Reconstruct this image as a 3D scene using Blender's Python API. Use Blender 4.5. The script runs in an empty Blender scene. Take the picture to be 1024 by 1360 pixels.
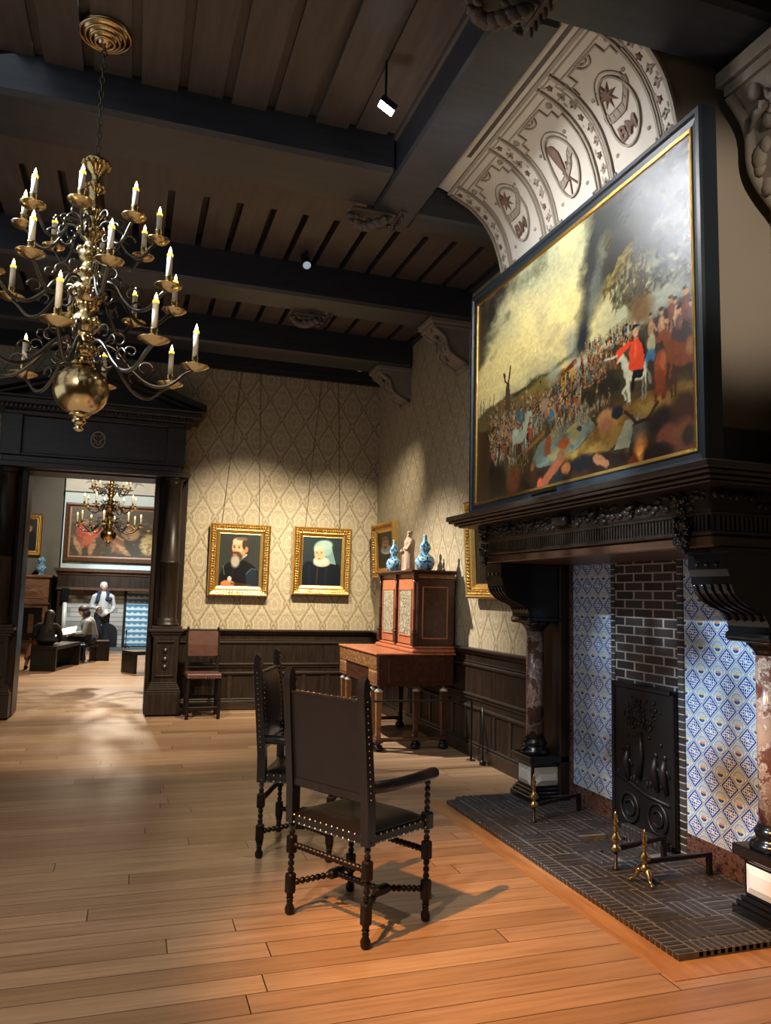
import bpy, math, random
import numpy as np
from mathutils import Vector, Matrix
PI = math.pi
random.seed(7); RNG = np.random.default_rng(7)
SC = bpy.context.scene
COL = SC.collection
SC.view_settings.view_transform = 'Standard'; SC.view_settings.look = 'None'
SC.view_settings.gamma = 1; SC.view_settings.exposure = 0.0

# ------------------------------------------------------------------ camera
F, YAW, PITCH, ROLL, CH = 1017.448, 0.316797, 0.10925, 0.024769, 1.6
def cam_rot():
    cy, sy = math.cos(YAW), math.sin(YAW); cp, sp = math.cos(PITCH), math.sin(PITCH)
    f = Vector((sy*cp, cy*cp, sp)); rt = Vector((cy, -sy, 0)); up = rt.cross(f)
    c, s = math.cos(ROLL), math.sin(ROLL)
    return c*rt+s*up, -s*rt+c*up, f
r_, u_, f_ = cam_rot()
cd = bpy.data.cameras.new('camera'); co = bpy.data.objects.new('camera', cd); COL.objects.link(co)
cd.sensor_fit = 'VERTICAL'; cd.sensor_height = 36; cd.lens = 36*F/1360; cd.clip_end = 100; cd.clip_start = .05
co.matrix_world = Matrix(((r_[0], u_[0], -f_[0], 0), (r_[1], u_[1], -f_[1], 0), (r_[2], u_[2], -f_[2], CH), (0, 0, 0, 1)))
SC.camera = co

# ------------------------------------------------------------------ node maths
class S:
    nt = None
    def __init__(s, v): s.v = v
    def __add__(a, b): return op('ADD', a, b)
    __radd__ = __add__
    def __sub__(a, b): return op('SUBTRACT', a, b)
    def __rsub__(a, b): return op('SUBTRACT', b, a)
    def __mul__(a, b): return op('MULTIPLY', a, b)
    __rmul__ = __mul__
    def __truediv__(a, b): return op('DIVIDE', a, b)
    def __gt__(a, b): return op('GREATER_THAN', a, b)
    def __lt__(a, b): return op('LESS_THAN', a, b)
def setin(sock, v):
    if isinstance(v, S): v = v.v
    if isinstance(v, bpy.types.NodeSocket): S.nt.links.new(v, sock)
    else:
        if hasattr(sock.default_value, '__len__') and not hasattr(v, '__len__'): v = [v]*len(sock.default_value)
        if hasattr(v, '__len__') and len(sock.default_value) == 4 and len(v) == 3: v = tuple(v)+(1,)
        sock.default_value = v
def op(o, *a):
    n = S.nt.nodes.new('ShaderNodeMath'); n.operation = o
    for i, x in enumerate(a): setin(n.inputs[i], x)
    return S(n.outputs[0])
def sin(a): return op('SINE', a)
def cos(a): return op('COSINE', a)
def ab(a): return op('ABSOLUTE', a)
def flo(a): return op('FLOOR', a)
def fra(a): return op('FRACT', a)
def mx(a, b): return op('MAXIMUM', a, b)
def mn(a, b): return op('MINIMUM', a, b)
def sstep(a, lo, hi):
    n = S.nt.nodes.new('ShaderNodeMapRange'); n.interpolation_type = 'SMOOTHSTEP'
    setin(n.inputs[0], a); n.inputs[1].default_value = lo; n.inputs[2].default_value = hi
    return S(n.outputs[0])
def xyz():
    t = S.nt.nodes.new('ShaderNodeTexCoord'); s = S.nt.nodes.new('ShaderNodeSeparateXYZ')
    S.nt.links.new(t.outputs['Object'], s.inputs[0]); return [S(o) for o in s.outputs]
def comb(x, y=0, z=0):
    n = S.nt.nodes.new('ShaderNodeCombineXYZ')
    for i, v in enumerate((x, y, z)): setin(n.inputs[i], v)
    return S(n.outputs[0])
def noise(v, scale=5, detail=3, rough=.5):
    n = S.nt.nodes.new('ShaderNodeTexNoise'); setin(n.inputs['Vector'], v)
    n.inputs['Scale'].default_value = scale; n.inputs['Detail'].default_value = detail; n.inputs['Roughness'].default_value = rough
    return S(n.outputs[0])
def voro(v, scale=5, feat='F1'):
    n = S.nt.nodes.new('ShaderNodeTexVoronoi'); n.feature = feat; setin(n.inputs['Vector'], v); n.inputs['Scale'].default_value = scale
    return S(n.outputs[0])
def white(v):
    n = S.nt.nodes.new('ShaderNodeTexWhiteNoise'); n.noise_dimensions = '3D'; setin(n.inputs['Vector'], v); return S(n.outputs['Value'])
def mix(f, a, b):
    n = S.nt.nodes.new('ShaderNodeMix'); n.data_type = 'RGBA'
    setin(n.inputs[0], f); setin(n.inputs[6], a); setin(n.inputs[7], b); return S(n.outputs[2])
def bump(bs, h, st=.3, dist=.01):
    n = S.nt.nodes.new('ShaderNodeBump'); setin(n.inputs['Height'], h); n.inputs['Strength'].default_value = st; n.inputs['Distance'].default_value = dist
    S.nt.links.new(n.outputs[0], bs.inputs['Normal'])
def newmat(name, rough=.5, metal=0, spec=.5):
    m = bpy.data.materials.new(name); m.use_nodes = True; S.nt = m.node_tree
    b = m.node_tree.nodes['Principled BSDF']; b.inputs['Roughness'].default_value = rough; b.inputs['Metallic'].default_value = metal
    b.inputs['Specular IOR Level'].default_value = spec
    return m, b
def simple(name, c, rough=.5, metal=0, var=.25, sc=8, bm=0, spec=.5, bsc=None):
    m, b = newmat(name, rough, metal, spec); x, y, z = xyz(); v = comb(x, y, z); n = noise(v, sc, 4)
    setin(b.inputs['Base Color'], mix(n, tuple(k*(1-var) for k in c), tuple(min(1, k*(1+var)) for k in c)))
    if bm: bump(b, noise(v, bsc or sc*3, 5), bm)
    return m
def emis(name, c, st):
    m, b = newmat(name); setin(b.inputs['Base Color'], c); setin(b.inputs['Emission Color'], c); b.inputs['Emission Strength'].default_value = st
    return m
def wood(name, c, c2, rough=.4, axis=0, sc=1., bm=.08):
    m, b = newmat(name, rough); p = xyz(); q = [p[i]*(1.5 if i == axis else 14) for i in range(3)]
    n = noise(comb(*q), sc, 6, .65); setin(b.inputs['Base Color'], mix(sstep(n, .3, .7), c, c2)); bump(b, n, bm)
    return m
M = {}
M['oak'] = wood('dark_oak', (.010, .0065, .0048), (.026, .016, .011), .38, 2, 1.6)
M['oakx'] = wood('dark_oak_rail', (.012, .008, .006), (.030, .019, .013), .32, 0, 1.6)
M['oaky'] = wood('dark_oak_beam_wood', (.012, .0075, .0052), (.032, .020, .014), .36, 1, 1.6)
M['redoak'] = wood('reddish_oak', (.045, .020, .011), (.085, .038, .02), .35, 1, 1.6)
M['mahog'] = wood('red_mahogany', (.28, .082, .038), (.42, .14, .065), .3, 2, 1.8)
M['mahogdark'] = wood('dark_mahogany', (.030, .010, .006), (.065, .022, .011), .3, 1, 1.6)
M['walnut'] = wood('table_walnut', (.15, .066, .028), (.26, .12, .05), .3, 1, 2)
M['chairwood'] = wood('chair_walnut', (.005, .0035, .003), (.012, .008, .0065), .36, 2, 2)
M['leather'] = simple('dark_leather', (.0065, .0042, .0038), .40, 0, .4, 9, .12)
M['leather2'] = simple('brown_leather', (.075, .032, .024), .33, 0, .35, 12, .12)
M['brass'] = simple('aged_brass', (.50, .36, .17), .22, 1, .12, 6)
M['brassarm'] = simple('arm_brass', (.085, .072, .055), .3, 1, .25, 8)
M['nail'] = simple('brass_nail', (.6, .5, .38), .3, 1, .1)
M['iron'] = simple('black_iron', (.014, .014, .016), .42, .5, .3, 14, .1)
M['ebony'] = simple('ebonised_wood', (.006, .006, .007), .18, 0, .2)
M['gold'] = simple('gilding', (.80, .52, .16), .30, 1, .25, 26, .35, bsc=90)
M['golddark'] = simple('dark_gilding', (.55, .33, .09), .38, 1, .3, 30, .4, bsc=90)  # darker gilding for carved ornament and slip
M['wax'] = simple('ivory_candle', (.72, .62, .45), .5, 0, .05)
M['waxtip'] = emis('glowing_wax', (1, .62, .06), 1.6)
M['flame'] = emis('flame', (1, .72, .34), 14)
M['blackfr'] = simple('black_frame', (.010, .011, .013), .28, 0, .2)
M['ledtintfr'] = simple('led_tinted_black_frame', (.009, .015, .021), .45, 0, .15)  # blue tint puts the cold LED light into the black frame's colour
M['stone'] = simple('corbel_stone', (.21, .175, .135), .8, 0, .25, 12, .3)
M['plaster'] = simple('cove_plaster', (.46, .415, .35), .75, 0, .12, 6, .1)
M['plasterd'] = simple('cove_brown_paint', (.25, .21, .165), .75, 0, .2, 10)  # brown paint of the strapwork and flowers
M['brownp'] = simple('brown_paint', (.12, .065, .042), .7, 0, .3, 20)
M['wallbeige'] = simple('hood_beige', (.30, .245, .185), .8, 0, .06, 3)
M['whitem'] = simple('white_marble', (.62, .60, .55), .3, 0, .12, 6)
M['clay'] = simple('pale_clay', (.34, .225, .155), .7, 0, .15, 15, .1)
M['black'] = simple('black_lacquer', (.008, .008, .009), .35, 0, .2)
M['steel'] = simple('dark_steel', (.03, .03, .032), .4, .8, .1)
M['capital'] = simple('bone_capital', (.42, .40, .34), .5, 0, .1)
M['whiteplastic'] = simple('white_plastic', (.7, .7, .7), .3, 0, .02)
M['skin'] = simple('skin', (.55, .33, .25), .5, 0, .05)
M['led'] = emis('led_panel', (.93, .98, 1), 40)
def m_(f):
    M[f.__name__] = f(); return f
@m_
def floorboards():
    m, b = newmat('floor_boards', .34); x, y, z = xyz(); W = .148; L = 2.5
    row = flo(y/W); off = white(comb(row, 3.3))*L*7; px = (x+off)/L; pid = flo(px)
    t = white(comb(row, pid, 1.7)); g = mx((fra(y/W) < .028), (fra(px) < .0022))
    n = noise(comb(x*1.2+t*20, y*22, 0), 1.4, 7, .62); fig = noise(comb(x*.7+t*9, y*5, t*5), 1.6, 3)
    c = mix(t, (.235, .140, .080), (.40, .262, .165)); c = mix(sstep(n, .32, .72)*.55, c, (.15, .082, .042))
    c = mix(sstep(fig, .5, .8)*.3, c, (.42, .28, .16)); c = mix(g, c, (.022, .012, .007))
    setin(b.inputs['Base Color'], c); setin(b.inputs['Roughness'], n*.14+.24); bump(b, n*.25-g*1.0, .22); return m
@m_
def borderboard():
    return wood('border_board', (.25, .12, .045), (.38, .20, .085), .33, 1, 1.4)
def wallpaper(ax):
    m, b = newmat('damask_wallpaper_'+'xy'[ax], .55); p = xyz(); u = p[ax]; z = p[2]; P_, H_ = .352, .585
    if ax: P_ = .352
    up = fra(u/P_)-.5; vp = fra((z-.02)/H_)-.5                          # ogee lattice: two interleaved sets of cells
    inn = (ab(up)+ab(vp)) < .5
    uq = fra(u/P_+.5)-.5; vq = fra((z-.02)/H_+.5)-.5
    cu = inn*up+(1-inn)*uq; cv_ = inn*vp+(1-inn)*vq; au = ab(cu); d = (au+ab(cv_))*2
    top_ = cv_ > -.02; arch = mn((d > (sin(au*75)*.035+.80)), (d < .965)); arch = mn(arch, sstep(cv_, -.06, .06) > .5)
    leg = mn(mn((ab(au-(.40+sin(cv_*26)*.035)) < .028), (cv_ < .06)), (cv_ > -.13)); stem = mn(mn((d > .93), (cv_ < 0)), (ab(sin(au*60)) > .3))
    th = op('ARCTAN2', cu, cv_+.06); r = op('SQRT', cu*cu*1.0+(cv_+.06)*(cv_+.06)*1.0)
    ring = ab(r-(.215+ab(sin(th*3.5))*.045)) < .014; ring2 = ab(r-(.145+ab(cos(th*2.5))*.05)) < .014
    hat = mn((r < .10), (ab(sin((cu+cv_)*70)*sin((cu-cv_)*70)) > .32)); vein = mn(mn((ab(sin(th*7)) < .28), (r > .17)), (r < .29))
    crown = mn(mn((ab(cv_-(.20+cos(cu*50)*.03)) < .014), (au < .11)), (cv_ > 0)); foot = mn(mn((ab(cv_+.30+cos(cu*60)*.02) < .014), (au < .09)), (d < .9))
    k = mx(mx(arch, leg), mx(mx(ring*.75, ring2*.7), mx(mx(hat*.8, vein*.5), mx(mx(crown, foot)*.8, stem*.6))))
    n = noise(comb(p[0], p[1], p[2]), 60, 3)
    gc = mix(n, (.385, .325, .215), (.445, .380, .262)); lc = (.235, .185, .112)
    setin(b.inputs['Base Color'], mix(k, gc, lc)); setin(b.inputs['Roughness'], .62-k*.2); bump(b, k, .15, .004); b.inputs['Specular IOR Level'].default_value = .5
    return m
M['wpx'] = wallpaper(0); M['wpy'] = wallpaper(1)
@m_
def delft():
    m, b = newmat('delft_tiles', .16); x, y, z = xyz(); P_ = .1475; u = y/P_; v = (z-.02)/P_
    du = ab(fra(u)-.5); dv = ab(fra(v)-.5); d = du+dv                        # blue diamond: d<.5
    inb = d < .46; edge = mn((d < .47), (d > .405)); fu, fv = fra(u)-.5, fra(v)-.5
    q = ab(sin(fu*30)*cos(fv*30)+sin((fu+fv)*21)*.4); floral = mn((d < .37), (q < .42)); ctr = (du*du+dv*dv) < .004
    # white diamond centred on lattice corners
    eu = fra(u+.5)-.5; ev = fra(v+.5)-.5; de = ab(eu)+ab(ev)
    line = mn((de < .49), (de > .445)); r2 = (eu*eu+(ev+.05)*(ev+.05)*1.2)
    bowl = mn(mn((r2 < .030), (ev < -.085)), (de < .44)); fruit = mn(mn((r2 < .022), (ev > -.09)), (ev < .0))
    leaves = mn(mn((ev > .03), (de < .40)), (ab(sin(eu*60)*cos(ev*38)) < .18))
    scallop = mn((ab(r2-.075) < .012), (de < .44))
    w = noise(comb(x, y, z), 40, 2); wh = mix(w, (.44, .54, .56), (.58, .66, .65)); bl = (.018, .075, .30)
    fw = white(comb(flo(u+.5), flo(v+.5)))
    c = mix(mx(line*.85, mx(leaves*.7, scallop*.5)), wh, bl); c = mix(fruit, c, mix((fw > .6), (.62, .45, .13), (.6, .25, .1))); c = mix(bowl, c, bl)
    cb = mix(mx(floral, ctr), bl, (.62, .68, .72)); cb = mix(edge, cb, bl); c = mix(inb, c, cb)
    grout = mx((ab(fra(u)-.5) > .492), (ab(fra(v)-.5) > .492)); c = mix(grout*.35, c, (.3, .3, .28))
    setin(b.inputs['Base Color'], c); bump(b, noise(comb(x, y, z), 12, 2), .12); return m
@m_
def firebrick():
    m, b = newmat('fire_brick', .5); x, y, z = xyz(); h = .062; row = flo(z/h); u = (y+(fra(row*.5) > .2)*.105)/.21
    ng = noise(comb(x, y, z), 60, 2)*.05; g = mx((fra(u) < .06+ng), (fra(z/h) < .13+ng)); t = white(comb(row, flo(u)))
    c = mix(t, (.012, .011, .012), (.045, .034, .034)); setin(b.inputs['Base Color'], mix(g, c, (.30, .27, .24))); bump(b, ng*4-g*.8, .5); return m
@m_
def edgebrick():
    m, b = newmat('edge_brick', .4); x, y, z = xyz(); h = .047; g = mx((fra(z/h) < .16), (ab(sin(z*0+y*0+x*0)) > .5)); t = white(comb(flo(z/h)))
    c = mix(t, (.02, .02, .022), (.06, .055, .055)); setin(b.inputs['Base Color'], mix(g, c, (.38, .36, .33))); bump(b, 0-g, .6); return m
@m_
def hearthbrick():
    m, b = newmat('hearth_brick', .38); x, y, z = xyz(); v = comb(x, y, z); n = noise(v, 26, 5, .7); n2 = noise(v, 5, 2)
    t = white(comb(flo(x/.05), flo(y/.05))); c = mix(n, (.008, .008, .010), (.040, .040, .043)); c = mix(sstep(n, .56, .70)*.6, c, (.12, .115, .11))
    setin(b.inputs['Base Color'], c); setin(b.inputs['Roughness'], n2*.3+.25); bump(b, n, .5); return m
@m_
def mortar(): return simple('hearth_mortar', (.10, .095, .088), .8, 0, .4, 30, .3)
def marble(name, c1, c2, c3, sc):
    m, b = newmat(name, .18); x, y, z = xyz(); v = comb(x, y, z); d = noise(v, sc, 6, .7); n = noise(comb(x+d*.25, y+d*.25, z+d*.2), sc*1.6, 5, .6)
    c = mix(sstep(n, .38, .62), c1, c2); c = mix(sstep(ab(n-.5), .0, .035), c3, c); setin(b.inputs['Base Color'], c); return m
M['redmarble'] = marble('red_grey_marble', (.085, .042, .034), (.19, .13, .11), (.34, .29, .26), 6)
M['redmarble2'] = marble('red_cream_marble', (.14, .048, .030), (.40, .27, .19), (.55, .45, .36), 5)
M['breccia'] = marble('brown_breccia', (.022, .010, .009), (.09, .045, .037), (.20, .13, .11), 22)
@m_
def inlay():
    m, b = newmat('pewter_inlay', .35); x, y, z = xyz(); a = y*62; c_ = z*50
    k = (ab(noise(comb(x, y, z), 34, 2)-.5) < .055); setin(b.inputs['Base Color'], mix(k, (.085, .06, .04), (.38, .37, .27))); return m
@m_
def tablefront():
    m, b = newmat('marquetry_edge', .3); x, y, z = xyz(); n = noise(comb(x, y*9, z*14), 4, 4); k = sstep(n, .48, .6)
    setin(b.inputs['Base Color'], mix(k, (.13, .058, .022), (.30, .15, .055))); return m
@m_
def porcelain():
    m, b = newmat('blue_white_porcelain', .12); x, y, z = xyz(); v = comb(x, y, z); n = noise(v, 34, 2); w = voro(v, 26)
    k = mx(sstep(n, .49, .56), sstep(w, .30, .22)*.8); setin(b.inputs['Base Color'], mix(k, (.27, .47, .54), (.012, .085, .24))); return m
def vcol(name, rough=.35, spec=.5, bm=.12):
    m, b = newmat(name, rough, 0, spec); n = S.nt.nodes.new('ShaderNodeVertexColor'); n.layer_name = 'Col'
    S.nt.links.new(n.outputs[0], b.inputs['Base Color']); x, y, z = xyz(); bump(b, noise(comb(x, y, z), 110, 4, .7), bm, .004); return m
M['canvas'] = vcol('oil_canvas', .27, .95, .5); M['canvas2'] = vcol('portrait_canvas', .4, .35, .05)

for k_ in ('chairwood', 'leather', 'beamwood', 'oak'):
    if k_ in M: M[k_].node_tree.nodes['Principled BSDF'].inputs['Specular IOR Level'].default_value = .25
# ------------------------------------------------------------------ meshes
class MB:
    def __init__(s): s.v = []; s.f = []; s.sm = []
    def add(s, vs, fs, smooth=False):
        o = len(s.v); s.v += [tuple(v) for v in vs]; s.f += [tuple(i+o for i in f) for f in fs]; s.sm += [smooth]*len(fs); return s
    def box(s, x0, x1, y0, y1, z0, z1):
        vs = [(x, y, z) for x in (x0, x1) for y in (y0, y1) for z in (z0, z1)]
        return s.add(vs, [(0, 1, 3, 2), (4, 6, 7, 5), (0, 4, 5, 1), (2, 3, 7, 6), (0, 2, 6, 4), (1, 5, 7, 3)])
    def bev(s, x0, x1, y0, y1, z0, z1, b=.006):
        # box with chamfered edges
        vs = []; fs = []
        X = (x0, x1); Y = (y0, y1); Z = (z0, z1); idx = {}
        for i in (0, 1):
            for j in (0, 1):
                for k in (0, 1):
                    sx, sy, sz = (b if i == 0 else -b), (b if j == 0 else -b), (b if k == 0 else -b)
                    idx[i, j, k, 0] = len(vs); vs.append((X[i], Y[j]+sy, Z[k]+sz))
                    idx[i, j, k, 1] = len(vs); vs.append((X[i]+sx, Y[j], Z[k]+sz))
                    idx[i, j, k, 2] = len(vs); vs.append((X[i]+sx, Y[j]+sy, Z[k]))
        for i in (0, 1):
            q = [idx[i, 0, 0, 0], idx[i, 1, 0, 0], idx[i, 1, 1, 0], idx[i, 0, 1, 0]]; fs.append(q if i else q[::-1])
            q = [idx[0, i, 0, 1], idx[0, i, 1, 1], idx[1, i, 1, 1], idx[1, i, 0, 1]]; fs.append(q if i else q[::-1])
            q = [idx[0, 0, i, 2], idx[1, 0, i, 2], idx[1, 1, i, 2], idx[0, 1, i, 2]]; fs.append(q if i else q[::-1])
        for i in (0, 1):
            for j in (0, 1):
                q = [idx[i, j, 0, 0], idx[i, j, 0, 1], idx[i, j, 1, 1], idx[i, j, 1, 0]]; fs.append(q if (i ^ j) else q[::-1])
                q = [idx[i, 0, j, 0], idx[i, 0, j, 2], idx[i, 1, j, 2], idx[i, 1, j, 0]]; fs.append(q if not (i ^ j) else q[::-1])
                q = [idx[0, i, j, 1], idx[0, i, j, 2], idx[1, i, j, 2], idx[1, i, j, 1]]; fs.append(q if (i ^ j) else q[::-1])
                for k in (0, 1):
                    q = [idx[i, j, k, 0], idx[i, j, k, 1], idx[i, j, k, 2]]; fs.append(q if not (i ^ j ^ k) else q[::-1])
        return s.add(vs, fs)
    def prism(s, poly, a, b, ax=1, smooth=False):
        # poly in the two other axes (in order), extruded on axis ax from a to b
        def P(p, t):
            q = list(p); q.insert(ax, t); return q
        n = len(poly); ar = sum(poly[i][0]*poly[(i+1) % n][1]-poly[(i+1) % n][0]*poly[i][1] for i in range(n))
        if ar < 0: poly = poly[::-1]
        vs = [P(p, a) for p in poly]+[P(p, b) for p in poly]
        fs = [[i, (i+1) % n, n+(i+1) % n, n+i] for i in range(n)]+[list(range(n))[::-1], [n+i for i in range(n)]]
        if ax == 1: fs = [f[::-1] for f in fs]
        return s.add(vs, fs, smooth)
    def lathe(s, prof, c=(0, 0, 0), seg=20, d=None, smooth=True, cap=True, flat=1):
        # prof [(r, h)] along axis d from c
        d = Vector(d).normalized() if d is not None else Vector((0, 0, 1))
        a = d.orthogonal().normalized() if abs(d.z) < .999 else Vector((1, 0, 0)); b = d.cross(a); c = Vector(c); vs = []; fs = []
        for r, h in prof:
            for k in range(seg):
                t = 2*PI*k/seg; vs.append(c+d*h+a*(r*math.cos(t))+b*(r*math.sin(t)*flat))
        n = len(prof)
        for i in range(n-1):
            for k in range(seg): fs.append((i*seg+k, i*seg+(k+1) % seg, (i+1)*seg+(k+1) % seg, (i+1)*seg+k))
        if cap: fs.append(tuple(range(seg))[::-1]); fs.append(tuple((n-1)*seg+k for k in range(seg)))
        return s.add(vs, fs, smooth)
    def sph(s, c, r, seg=10, rings=6, sx=1, sy=1, sz=1):
        vs = [(c[0], c[1], c[2]-r*sz)]; fs = []
        for i in range(1, rings):
            p = -PI/2+PI*i/rings
            for k in range(seg): t = 2*PI*k/seg; vs.append((c[0]+r*sx*math.cos(p)*math.cos(t), c[1]+r*sy*math.cos(p)*math.sin(t), c[2]+r*sz*math.sin(p)))
        vs.append((c[0], c[1], c[2]+r*sz)); e = len(vs)-1
        for k in range(seg):
            fs.append((0, 1+(k+1) % seg, 1+k)); fs.append((e, e-seg+k, e-seg+(k+1) % seg))
            for i in range(rings-2): a = 1+i*seg; fs.append((a+k, a+(k+1) % seg, a+seg+(k+1) % seg, a+seg+k))
        return s.add(vs, fs, True)
    def tube(s, pts, r, seg=8, cap=True, smooth=True):
        pts = [Vector(p) for p in pts]; n = len(pts); rs = r if hasattr(r, '__len__') else [r]*n
        vs = []; fs = []; prev = None
        for i, p in enumerate(pts):
            t = (pts[min(i+1, n-1)]-pts[max(i-1, 0)]).normalized()
            if prev is None: a = t.orthogonal().normalized()
            else:
                a = prev-t*prev.dot(t); a = a.normalized() if a.length > 1e-6 else t.orthogonal().normalized()
            prev = a; b = t.cross(a)
            for k in range(seg): q = 2*PI*k/seg; vs.append(p+a*(rs[i]*math.cos(q))+b*(rs[i]*math.sin(q)))
        for i in range(n-1):
            for k in range(seg): fs.append((i*seg+k, i*seg+(k+1) % seg, (i+1)*seg+(k+1) % seg, (i+1)*seg+k))
        if cap: fs.append(tuple(range(seg))[::-1]); fs.append(tuple((n-1)*seg+k for k in range(seg)))
        return s.add(vs, fs, smooth)
    def xf(s, mtx, start=0):
        for i in range(start, len(s.v)): s.v[i] = tuple(mtx @ Vector(s.v[i]))
        return s
    def build(s, name, mat, parent=None, world=False):
        o = Vector(parent.location) if (parent is not None and world) else Vector((0, 0, 0))
        me = bpy.data.meshes.new(name); me.from_pydata([(v[0]-o.x, v[1]-o.y, v[2]-o.z) for v in s.v], [], s.f)
        me.polygons.foreach_set('use_smooth', s.sm); me.materials.append(M[mat] if isinstance(mat, str) else mat); me.update()
        ob = bpy.data.objects.new(name, me); COL.objects.link(ob)
        if parent is not None: ob.parent = parent
        return ob
def B(*a): return MB().box(*a)
def Bv(*a, **k): return MB().bev(*a, **k)
def tag(o, label=None, cat=None, group=None, kind=None):
    if label: o['label'] = label
    if cat: o['category'] = cat
    if group: o['group'] = group
    if kind: o['kind'] = kind
    return o
def thing(name, label, cat, loc=(0, 0, 0), rz=0, group=None):
    o = bpy.data.objects.new(name, None); COL.objects.link(o); o.location = loc; o.rotation_euler = (0, 0, rz); o.empty_display_size = .1
    return tag(o, label, cat, group)
def struct(name, mb, mat, parent=None):
    o = mb.build(name, mat, parent)
    if parent is None: o['kind'] = 'structure'
    return o
def copy_tree(o, parent=None):
    c = o.copy(); COL.objects.link(c)
    if parent is not None: c.parent = parent
    for ch in list(o.children): copy_tree(ch, c)
    return c

# ------------------------------------------------------------------ room constants
YB, XW = 10.83, 3.42
ZB, ZC = 4.65, 5.0
# floor: a big slab for both rooms
struct('floor', B(-5, 5.5, -2.5, 23.2, -.1, 0), 'floorboards')
fb = MB().box(2.29, 2.43, 2.88, 5.84, .0, .003).box(2.43, 3.4, 2.88, 3.02, 0, .003)
struct('trim_1', fb, 'borderboard')
# walls
struct('wall_back', MB().box(.30, 4.0, YB, YB+.25, 0, 5.3).box(-5, -1.40, YB, YB+.25, 0, 5.3).box(-1.40, .30, YB, YB+.25, 3.1, 5.3), 'wpx')
struct('wall_right', B(XW, XW+.2, -2.5, YB, 0, 5.3), 'wpy')
struct('wall_left', B(-5.2, -5, -2.5, YB, 0, 5.3), 'wpy')
struct('wall_front', B(-5, XW, -2.7, -2.5, 0, 5.3), 'wpx')
# ceiling: boarded joists with dark slots
cb = MB().box(-5, XW, -2.5, YB, 5.13, 5.2).box(-5, XW, 1.2, 5.0, 4.945, 5.0)
for y0, y1, inner0, inner1 in ((-2.5, .8, -2.3, .6), (1.2, 2.9, 1.2, 2.9), (3.3, 5.0, 3.3, 5.0), (5.5, 7.5, 5.5, 7.5), (7.93, 9.42, 8.0, 9.42), (9.8, YB, 10, YB)):
    k = -17
    while k*.2925 < 3.3:
        x0 = .723+k*.2925+.03; x1 = x0+.2325
        if x1 > 3.42: break
        if x0 > -5:
            dz = ((.0 if (k % 2) else .022)-.10) if y1 < 5.1 else 0
            cb.box(x0, x1, y0, y1, ZC+dz, 5.13)
            if y0 == 5.5: cb.box(x1, x1+.06, 5.5, 6.5, ZC, 5.13)
            if y0 == 7.93: cb.box(x1, x1+.06, 7.93, 8.45, ZC, 5.13)
        k += 1
M['ceilwood'] = wood('ceiling_boards', (.050, .039, .034), (.078, .060, .052), .5, 1, 1.2)
M['beamwood'] = wood('ceiling_beam_wood', (.018, .020, .027), (.028, .031, .040), .42, 0, 1.2)
struct('ceiling', cb, 'ceilwood')
beams = [((-5, XW, 2.9, 3.33)), ((-5, 1.66, 4.98, 5.52)), ((-5, XW, 7.5, 7.95)), ((-5, XW, 9.4, 9.84)), (-5, XW, .75, 1.2)]
for i, (x0, x1, y0, y1) in enumerate(beams):
    mb = MB().bev(x0, x1, y0, y1, ZB, 5.13, b=.03)
    
    struct('trim_%d' % (i+5), mb, 'beamwood')
struct('trim_4', MB().bev(1.655, 2.02, 3.325, 5.76, ZB, 5.13, b=.02).bev(2.0, XW, 5.52, 5.76, ZB, 5.13, b=.02), 'beamwood')      # trimmer in front of hood
struct('trim_2', MB().box(-5, XW, YB-.10, YB, 4.80, 5.0).box(-5, XW, YB-.05, YB, 4.74, 4.80), 'beamwood')
struct('trim_3', MB().box(XW-.06, XW, -2.5, 3.35, 4.93, 5.0).box(XW-.06, XW, 5.5, YB-.1, 4.96, 5.0), 'beamwood')

# wainscot
def wains(axis, a0, a1, face, sgn):
    # panelled dado; axis 0: along x on back wall, 1: along y on right wall
    main, rail = MB(), MB()
    def bx(mb, u0, u1, d, z0, z1, b=None):
        lo, hi = sorted((face, face+sgn*d))
        f = mb.box if b is None else (lambda *a: mb.bev(*a, b=b))
        f(*( (u0, u1, lo, hi, z0, z1) if axis == 0 else (lo, hi, u0, u1, z0, z1)))
    bx(main, a0, a1, .03, 0, 1.06)
    for z0, z1, d, b in ((1.06, 1.095, .085, .012), (1.035, 1.06, .06, .008), (.895, .935, .05, .012), (.94, .955, .038, .004), (.60, .635, .06, .012), (.57, .60, .045, .008), (.475, .515, .055, .012), (0, .13, .055, .01), (.13, .16, .045, .01)):
        bx(rail, a0, a1, d, z0, z1, b)
    n = max(1, round((a1-a0)/.34)); w = (a1-a0)/n
    for i in range(n+1):
        u = a0+i*w; bx(rail, max(a0, u-.03), min(a1, u+.03), .042, .16, .475, .006)
    return main, rail
for nm, args in (('back', (0, .66, XW, YB, -1)), ('right', (1, 5.82, YB, XW, -1))):
    mainb, railb = wains(*args)
    o = struct('baseboard_'+nm, mainb, 'oak'); railb.build('moulding', 'oakx', o)
struct('baseboard_near', B(XW-.04, XW, -2.5, 3.0, 0, 1.06), 'oak')

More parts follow.
